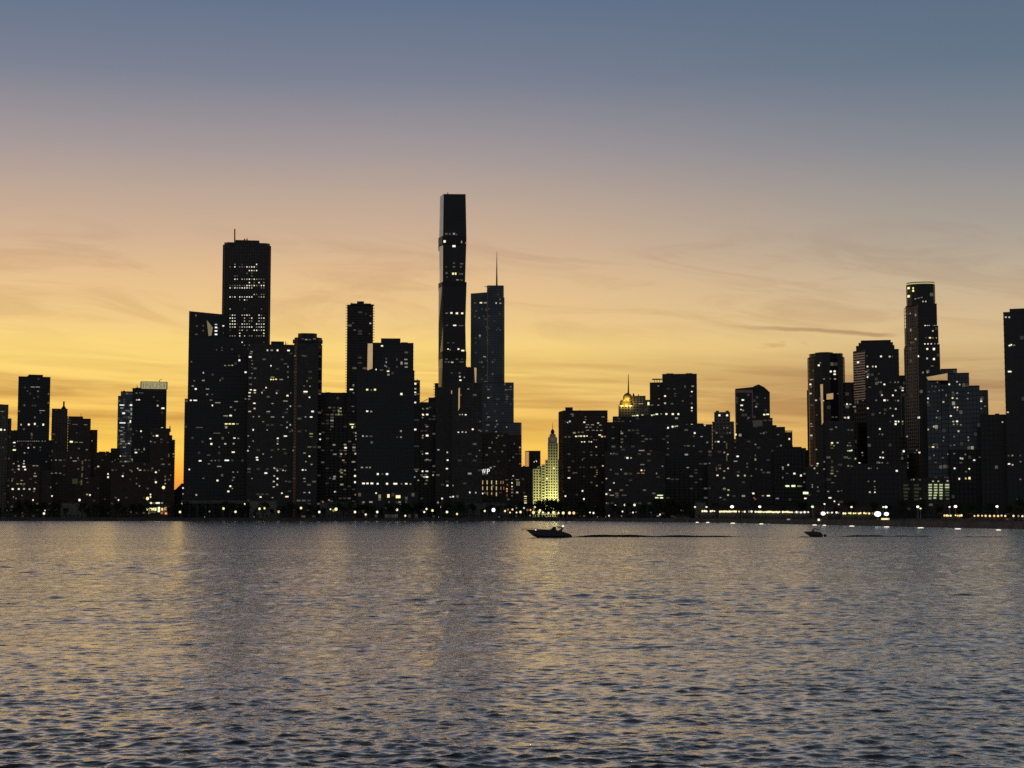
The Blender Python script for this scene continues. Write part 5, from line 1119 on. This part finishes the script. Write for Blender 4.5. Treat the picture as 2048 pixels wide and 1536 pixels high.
for px, py, w, h, c, lab in ((1770, 1038, 16, 3.2, 'By', 'yellow light strip low on the breakwater under the floodlights'), (1637, 1039.7, 4, 4, 'B', 'single low white lamp on the breakwater above the motorboat'), (1577, 1038.8, 7, 2.6, 'M', 'faint white lamp strip low on the middle breakwater'), (1316, 1032, 5, 2, 'M', 'faint lamp low on the shore below the green lit windows')):
    Y = shore_xy(px)[1] - .5; a_, b_ = pt(px - w / 2, py + h / 2, Y), pt(px + w / 2, py - h / 2, Y)
    e = thing('wall_lamp', lab, 'lamp', ((a_.x + b_.x) / 2, Y, a_.z))
    m = MB(); m.box(a_.x, b_.x, Y - 1.0, Y - .6, a_.z, b_.z); m.build('lens', light_mat(c), e)
    m = MB(); m.box(a_.x - .2, b_.x + .2, Y - .6, Y + .4, a_.z - .2, b_.z + .2); m.build('housing', METAL_D, e)

# lit beach cafe on the left shore
def cafe():
    Y = 1500; a_, b_ = pt(290, 1031, Y), pt(334, 1012, Y)
    e = thing('beach_cafe', 'small shore cafe glowing yellow, green and orange on the left', 'cafe', ((a_.x + b_.x) / 2, Y, GZ))
    m = MB(); m.box(a_.x, b_.x, Y + 3, Y + 12, GZ, pt(300, 1014, Y).z); m.build('wall', CONC_D, e)
    m = MB(); m.prism([(a_.x - 1, Y - 1), (b_.x + 1, Y - 1), (b_.x + 1, Y + 13), (a_.x - 1, Y + 13)], pt(300, 1013, Y).z, pt(300, 1011, Y).z, 0, [(a_.x + 1, Y + 3), (b_.x - 1, Y + 3), (b_.x - 1, Y + 9), (a_.x + 1, Y + 9)]); m.build('roof', METAL_D, e)
    for px, py, w, h, c in ((294, 1018, 4, 5, 'By'), (297, 1025, 4, 6, 'My'), (302, 1018, 9, 5, 'By'), (309.5, 1018.5, 4, 6, 'By'), (316.5, 1019, 4.5, 10, 'Bg'), (323, 1018.5, 4, 5, 'Bo'), (329.5, 1017.5, 5, 6, 'Bo'), (322.5, 1026, 5, 4, 'Mo'), (330.5, 1026.5, 4.5, 4.5, 'Br'), (326, 1022, 6, 2, 'Mr'), (304, 1024, 12, 3, 'Dy')):
        p, q = pt(px - w / 2, py + h / 2, Y), pt(px + w / 2, py - h / 2, Y)
        m = MB(); m.box(p.x, q.x, Y + 2.6, Y + 2.9, p.z, q.z); m.build('lit_opening', light_mat(c), e)
    for px, w, c in ((301.5, 4, 'B'), (308, 6, 'D'), (315, 8, 'B'), (323.5, 4, 'M')):
        p = pt(px, 1006, Y); m = MB(); m.box(p.x - w * .23, p.x + w * .23, Y + 1, Y + 1.3, p.z - .7, p.z + .7); m.build('roof_lamp', light_mat(c), e)
    m = MB(); p, q = pt(299, 1009, Y), pt(326, 1009, Y); m.box(p.x, q.x, Y + 1.4, Y + 1.8, pt(300, 1011, Y).z, pt(300, 1004, Y).z); m.build('roof_sign', METAL_D, e)
cafe()

# lakefront viaduct and low shore buildings, barely lit
def viaduct(px0, px1, y0, y1, Y, lab):
    a_, b_ = pt(px0, y1, Y), pt(px1, y0, Y)
    e = thing('road_viaduct', lab, 'viaduct', ((a_.x + b_.x) / 2, Y, GZ))
    m = MB(); m.box(a_.x, b_.x, Y, Y + 14, a_.z, b_.z); m.build('deck', CONC, e)
    n = int((px1 - px0) / 16)
    for i in range(n + 1):
        x = a_.x + (b_.x - a_.x) * i / n; m = MB(); m.box(x - .8, x + .8, Y + 2, Y + 11, GZ - .3, a_.z - .01); m.build('pier', CONC_D, e)
    m = MB(); m.box(a_.x, b_.x, Y - .3, Y, b_.z - .2, b_.z + 1.1); m.build('railing', CONC, e)
viaduct(362, 492, 1003, 1007, 1560, 'long low road viaduct below the broad black tower')
def low_building(px0, px1, y0, Y, lab, m_, name='shore_building', cat='building', roof=2):
    a_, b_ = pt(px0, y0, Y), pt(px1, y0, Y)
    e = thing(name, lab, cat, ((a_.x + b_.x) / 2, Y, GZ))
    m = MB(); m.box(a_.x, b_.x, Y, Y + 12, GZ - .3, a_.z - .8); m.build('wall', m_, e)
    m = MB(); m.box(a_.x - .6, b_.x + .6, Y - .6, Y + 12.6, a_.z - .8, a_.z); m.build('roof', CONC_D, e)
    n = max(2, int((px1 - px0) / 7))
    for i in range(n):
        x = a_.x + (b_.x - a_.x) * (i + .5) / n; m = MB(); m.box(x - .9, x + .9, Y - .12, Y + .1, GZ + .8, GZ + 3.0); m.build('window', GLASS, e)
low_building(499, 553, 1000, 1555, 'plain pale low shore building below the concrete grid tower', STONE)
low_building(122, 168, 1004, 1520, 'dim pavilion among the trees on the left shore', STONE, 'shore_pavilion', 'pavilion')
low_building(640, 712, 1003, 1550, 'low dark shore building below the speckled low block', CONC)
low_building(930, 1015, 1004, 1560, 'low shore building behind the glaring white lamp', CONC)
low_building(1393, 1412, 1003, 1300, 'small pale box building left of the harbour light row', STONE)
low_building(1352, 1379, 1031, shore_xy(1366)[1] + 8, 'low yellowish shed on the shore left of the harbour', STONE, 'shore_shed', 'shed')
low_building(1630, 1770, 1010, 1180, 'long dim boathouse behind the floodlight masts', BRICK, 'boathouse', 'boathouse')
low_building(1420, 1600, 1012, 1330, 'long dark boathouse behind the harbour light row', CONC_D, 'boathouse', 'boathouse')

# cars with lit lamps on the lakefront road
cars = []
def car(px, Y, face):
    x = (px - 1024) / F_PX * Y
    e = thing('parked_car', '', 'car', (x, Y, GZ), 'cars on the lakefront road')
    b_ = [(-2.2, .35), (2.2, .35), (2.25, .75), (1.9, .95), (1.1, 1.0), (.5, 1.45), (-1.0, 1.48), (-1.7, 1.0), (-2.2, .9)]
    m = MB(); f0 = [(x + u, Y - .85, GZ + v) for u, v in b_]; f1 = [(x + u, Y + .85, GZ + v) for u, v in b_]
    m.poly(f0); m.poly(list(reversed(f1)))
    for i in range(len(b_)):
        j = (i + 1) % len(b_); m.poly([f0[j], f0[i], f1[i], f1[j]])
    m.build('body', BLACK_P, e)
    for u in (-1.35, 1.35):
        m = MB(); m.tube((x + u, Y - .9, GZ + .34), (x + u, Y - .6, GZ + .34), .34, .34, 12); m.tube((x + u, Y + .6, GZ + .34), (x + u, Y + .9, GZ + .34), .34, .34, 12); m.build('wheel', BLACK_P, e)
    m = MB(); m.box(x + 2.2 * face - .1, x + 2.2 * face + .1, Y - .95, Y - .4, GZ + .5, GZ + .95); m.build('headlight', light_mat('Bc'), e)
    m = MB(); m.box(x - 2.2 * face - .1, x - 2.2 * face + .1, Y - .92, Y - .4, GZ + .6, GZ + .9); m.build('tail_light', light_mat('Mr'), e)
    cars.append((px, e))
for px, f in ((1192, 1), (1199, -1), (1206, 1), (407, 1), (515, -1), (1088, 1), (1003, -1), (873, 1)): car(px, shore_xy(px)[1] + 9, f)
labelled(cars, 'dark car with lit lamps below the %s')

# ------------------------------------------------------------------ boats
def loft(m, stations, mi=0):
    """stations: list of closed half sections mirrored, each a list of (y, z); x per station"""
    rings = []
    for x, sec in stations:
        ring = [(x, -y, z) for y, z in sec] + [(x, y, z) for y, z in reversed(sec)]
        b = len(m.v); m.v += ring; rings.append((b, len(ring)))
    for (a, n), (b, _) in zip(rings, rings[1:]):
        for i in range(n - 1):
            m.f.append((a + i, b + i, b + i + 1, a + i + 1)); m.m.append(mi)
        m.f.append((a + n - 1, b + n - 1, b, a)); m.m.append(mi)
    m.f.append(tuple(rings[0][0] + i for i in range(rings[0][1]))); m.m.append(mi)
    e, n = rings[-1]; m.f.append(tuple(e + n - 1 - i for i in range(n))); m.m.append(mi)

def place(m, x, y, rz=0.0, sc=1.0, dz=0.0):
    c, s = math.cos(rz), math.sin(rz)
    m.v = [(x + (a * c - b * s) * sc, y + (a * s + b * c) * sc, (z * sc) + dz) for a, b, z in m.v]

def cruiser():
    Y = 392.0; S_ = Y / F_PX
    X = lambda px: (px - 1096) * S_           # along the hull, bow on the left
    Zp = lambda py: (1076.3 - py) * S_
    cx = (1096 - 1024) * S_
    e = thing('motor_cruiser', 'dark motor cruiser with a white stern light crossing the lake', 'motorboat', (cx, Y, 0))
    def add(m, name, mt, smooth=False):
        place(m, cx, Y); return m.build(name, mt, e, smooth=smooth)
    m = MB()
    st = []
    for px, ys, yk, hb, keel in ((1052.5, 1060.6, 1061.6, .06, .0), (1056, 1060.5, 1064.4, .5, .05), (1060, 1060.6, 1067.8, .85, .1), (1067, 1061.0, 1073.8, 1.3, .2), (1078, 1061.5, 1077, 1.62, .5), (1095, 1062.2, 1078, 1.75, .9), (1115, 1063.4, 1078, 1.75, 1.1), (1128, 1065.4, 1078, 1.72, 1.1), (1136, 1067.8, 1078, 1.68, 1.1), (1141, 1070.2, 1078, 1.62, 1.1), (1143.6, 1073.6, 1078, 1.55, 1.1)):
        zs, zk = Zp(ys), Zp(yk); st.append((X(px), [(.02, zk), (hb * .78, zk + (zs - zk) * .35), (hb, zs - .04), (hb * .96, zs), (hb * .3, zs + .05)]))
    loft(m, st); add(m, 'hull', HULL_D)
    m = MB(); loft(m, [(X(1062), [(.05, Zp(1060.8)), (.7, Zp(1060.8)), (.5, Zp(1060.4)), (.05, Zp(1060.2))]), (X(1080), [(.05, Zp(1061.5)), (1.2, Zp(1061.6)), (.95, Zp(1059.8)), (.05, Zp(1059.4))]), (X(1098), [(.05, Zp(1062)), (1.4, Zp(1062.4)), (1.15, Zp(1060.5)), (.05, Zp(1060.2))]), (X(1104), [(.05, Zp(1063)), (1.4, Zp(1063)), (1.15, Zp(1061)), (.05, Zp(1060.8))])]); add(m, 'cabin_top', HULL_D)
    m = MB()
    for sy in (-1.15, 1.15):                     # windscreen side frames and the arch
        pts = [(1101, 1061.4), (1107.8, 1055.2), (1113, 1054.9)]
        for (a, b), (c_, d_) in zip(pts, pts[1:]): m.tube((X(a), sy, Zp(b)), (X(c_), sy * .95, Zp(d_)), .12, .12, 6)
    m.tube((X(1107.8), -1.15, Zp(1055.2)), (X(1107.8), 1.15, Zp(1055.2)), .06, .06, 6)
    m.tube((X(1101), -1.15, Zp(1061.4)), (X(1101), 1.15, Zp(1061.4)), .06, .06, 6); add(m, 'windscreen_frame', METAL_D)
    m = MB(); m.poly([(X(1101.3), -1.1, Zp(1061.2)), (X(1107.7), -1.08, Zp(1055.4)), (X(1107.7), 1.08, Zp(1055.4)), (X(1101.3), 1.1, Zp(1061.2))]); add(m, 'windscreen_glass', GLASS)
    for sy in (-1.12, 1.12):
        m = MB(); q = [(1101.5, 1062.2), (1107.8, 1055.4), (1110.5, 1055.4), (1112.2, 1062.4)]
        m.poly([(X(a), sy, Zp(b)) for a, b in q]); m.poly([(X(a), sy * .97, Zp(b)) for a, b in reversed(q)]); add(m, 'side_window', GLASS)
    m = MB(); loft(m, [(X(1106), [(.05, Zp(1055.7)), (1.2, Zp(1055.8)), (1.15, Zp(1054.8)), (.05, Zp(1054.5))]), (X(1114), [(.05, Zp(1056.1)), (1.25, Zp(1056.3)), (1.2, Zp(1054.6)), (.05, Zp(1054.2))]), (X(1124), [(.05, Zp(1056.7)), (1.2, Zp(1056.9)), (1.15, Zp(1055.2)), (.05, Zp(1054.8))])]); add(m, 'hardtop', HULL_D)
    m = MB()
    for sy in (-1.3, 1.3):
        m.prism([(X(1119.5), sy - .08), (X(1122.5), sy - .08), (X(1122.5), sy + .08), (X(1119.5), sy + .08)], Zp(1063.8), Zp(1055.4), 0, [(X(1123.5), sy * .92 - .08), (X(1127.5), sy * .92 - .08), (X(1127.5), sy * .92 + .08), (X(1123.5), sy * .92 + .08)])
    m.box(X(1123.5), X(1127.8), -1.25, 1.25, Zp(1056.6), Zp(1055.3)); add(m, 'radar_arch', HULL_D)
    m = MB(); m.box(X(1103), X(1124), -1.45, 1.45, Zp(1065), Zp(1062.4)); add(m, 'cockpit_side', HULL_D)
    for a, w_ in ((1110.5, 2.6), (1117, 2.2)):
        m = MB(); m.box(X(a), X(a) + .45, -.35, .35, Zp(1064), Zp(1061)); m.box(X(a) + .35, X(a) + .5, -.35, .35, Zp(1061.2), Zp(1059.3)); add(m, 'helm_seat', HULL_D)
    m = MB()                                     # bow rail and pulpit
    rail = [(1043, 1058.2), (1052, 1057.8), (1063, 1058.0), (1076, 1059.0)]
    for sy0, sgn in ((0, 1), (0, -1)):
        hb = [.1, .35, .95, 1.35]
        for i in range(3):
            (a, b), (c_, d_) = rail[i], rail[i + 1]; m.tube((X(a), sgn * hb[i], Zp(b)), (X(c_), sgn * hb[i + 1], Zp(d_)), .035, .035, 6)
        for i in (1, 2, 3): m.tube((X(rail[i][0]), sgn * hb[i], Zp(rail[i][1])), (X(rail[i][0]), sgn * hb[i], Zp(1061)), .03, .03, 6)
    add(m, 'bow_rail', STEEL)
    m = MB(); m.box(X(1042.6), X(1054), -.28, .28, Zp(1060.8), Zp(1060.0)); m.tube((X(1044), 0, Zp(1060.8)), (X(1046), 0, Zp(1062.3)), .12, .05, 6); add(m, 'bow_pulpit', HULL_D)
    m = MB(); m.box(X(1140), X(1147), -1.3, 1.3, Zp(1075.5), Zp(1074.6)); add(m, 'swim_platform', HULL_D)
    m = MB(); m.tube((X(1125.5), 0, Zp(1055.3)), (X(1125.5), 0, Zp(1053.8)), .05, .05, 6); m.build
    add(m, 'light_mast', METAL_D)
    m = MB(); m.lathe((X(1125.6), 0, Zp(1053.6)), [(.05, -.26), (.24, -.14), (.30, 0), (.24, .16), (.05, .26)], 10); add(m, 'stern_light', light_mat('B'))
    m = MB(); m.lathe((X(1071), -1.42, Zp(1060.9)), [(.04, -.14), (.13, -.07), (.15, 0), (.13, .07), (.04, .14)], 8); add(m, 'side_light', light_mat('B'))
    m = MB(); m.box(X(1122.4), X(1123.6), -.2, .2, Zp(1061.8), Zp(1057.5)); add(m, 'cockpit_light', light_mat('M'))
cruiser()

def small_boat():
    Y = 404.0; S_ = Y / F_PX
    X = lambda px: (px - 1627) * S_
    Zp = lambda py: (1073.8 - py) * S_
    cx = (1627 - 1024) * S_
    e = thing('small_motorboat', 'small dark motorboat with a canopy following behind the cruiser', 'motorboat', (cx, Y, 0))
    def add(m, name, mt): place(m, cx, Y); return m.build(name, mt, e)
    m = MB(); st = []
    for px, ys, yk, hb in ((1604.4, 1063.3, 1064.0, .05), (1608, 1063.2, 1066.4, .45), (1613, 1063.0, 1070, .8), (1620, 1062.8, 1074, 1.0), (1630, 1063.4, 1075, 1.08), (1638, 1064.6, 1075, 1.06), (1642, 1070.5, 1075, 1.0)):
        zs, zk = Zp(ys), Zp(yk); st.append((X(px), [(.02, zk), (hb * .8, zk + (zs - zk) * .35), (hb, zs - .03), (hb * .95, zs), (hb * .3, zs - .02)]))
    loft(m, st); add(m, 'hull', HULL_D)
    m = MB(); m.tube((X(1622.6), -.7, Zp(1063)), (X(1623.8), -.6, Zp(1058.2)), .09, .07, 6); m.tube((X(1622.6), .7, Zp(1063)), (X(1623.8), .6, Zp(1058.2)), .09, .07, 6); m.tube((X(1623.8), -.6, Zp(1058.2)), (X(1623.8), .6, Zp(1058.2)), .06, .06, 6); add(m, 'windscreen_frame', METAL_D)
    m = MB(); m.poly([(X(1622.6), -.68, Zp(1062.8)), (X(1623.8), -.58, Zp(1058.4)), (X(1623.8), .58, Zp(1058.4)), (X(1622.6), .68, Zp(1062.8))]); add(m, 'windscreen_glass', GLASS)
    m = MB(); m.box(X(1623), X(1625.5), -.45, .45, Zp(1064), Zp(1060.5)); add(m, 'helm_console', HULL_D)
    m = MB(); loft(m, [(X(1625.4), [(.03, Zp(1057.1)), (.9, Zp(1057.3)), (.88, Zp(1056.6)), (.03, Zp(1056.3))]), (X(1630), [(.03, Zp(1058)), (.95, Zp(1058.2)), (.92, Zp(1057.3)), (.03, Zp(1057.0))]), (X(1635.4), [(.03, Zp(1059.7)), (.9, Zp(1059.8)), (.88, Zp(1059.1)), (.03, Zp(1058.8))])]); add(m, 'canopy', METAL_D)
    m = MB()
    for sy in (-.85, .85):
        m.tube((X(1626), sy, Zp(1057)), (X(1630), sy, Zp(1064)), .025, .025, 5); m.tube((X(1635), sy, Zp(1059.5)), (X(1631), sy, Zp(1064)), .025, .025, 5)
    add(m, 'canopy_pole', STEEL)
    m = MB(); loft(m, [(X(1645.3), [(.03, Zp(1073)), (.22, Zp(1073)), (.25, Zp(1069)), (.03, Zp(1068.3))]), (X(1649.8), [(.03, Zp(1074)), (.22, Zp(1073.5)), (.22, Zp(1069.4)), (.03, Zp(1068.6))])]); m.box(X(1646), X(1647.6), -.1, .1, Zp(1076), Zp(1072)); m.box(X(1641), X(1646), -.2, .2, Zp(1071.6), Zp(1070.8)); add(m, 'outboard_engine', BLACK_P)
small_boat()

# wakes: low ridges of lake water thrown up behind and beside the boats
def wake(Y, px0, px1, hmax, peak, width, lab_seed, name='wake'):
    n, k = 90, 9; r = np.random.RandomState(lab_seed); m = MB()
    ph = r.uniform(0, 6, 4)
    for i in range(n + 1):
        f = i / n; px = px0 + (px1 - px0) * f; x = (px - 1024) / F_PX * Y
        env = min(1, .4 + .6 * f / max(peak, .02)) * (1 - max(0, (f - peak) / (1 - peak))) ** .55
        env *= .78 + .22 * math.sin(f * 23 + ph[0]) * math.sin(f * 9 + ph[1])
        yc = Y + .8 * math.sin(f * 7 + ph[2]); 
        for j in range(k + 1):
            t = j / k * 2 - 1
            hgt = hmax * max(env, 0) * max(0, (1 - abs(t)) ** 1.0) - .12
            m.v.append((x, yc + t * width, hgt))
    for i in range(n):
        for j in range(k):
            a = i * (k + 1) + j; m.f.append((a, a + k + 1, a + k + 2, a + 1)); m.m.append(0)
    m.build(name, WATER, None, off=(0, 0, 0), kind='stuff')
wake(393.5, 1141, 1590, 1.15, .16, .9, 1)
wake(390.0, 1054, 1150, .35, .5, .5, 4)
wake(406.0, 1648, 1900, .75, .3, .7, 2)
wake(396.0, 1555, 1655, .50, .55, .6, 3)
wake(398.0, 1895, 2048, .5, .4, .6, 6)

# ------------------------------------------------------------------ tidy helper properties
for o in list(S.objects):
    for k in ('_at', '_head'):
        if k in o: del o[k]
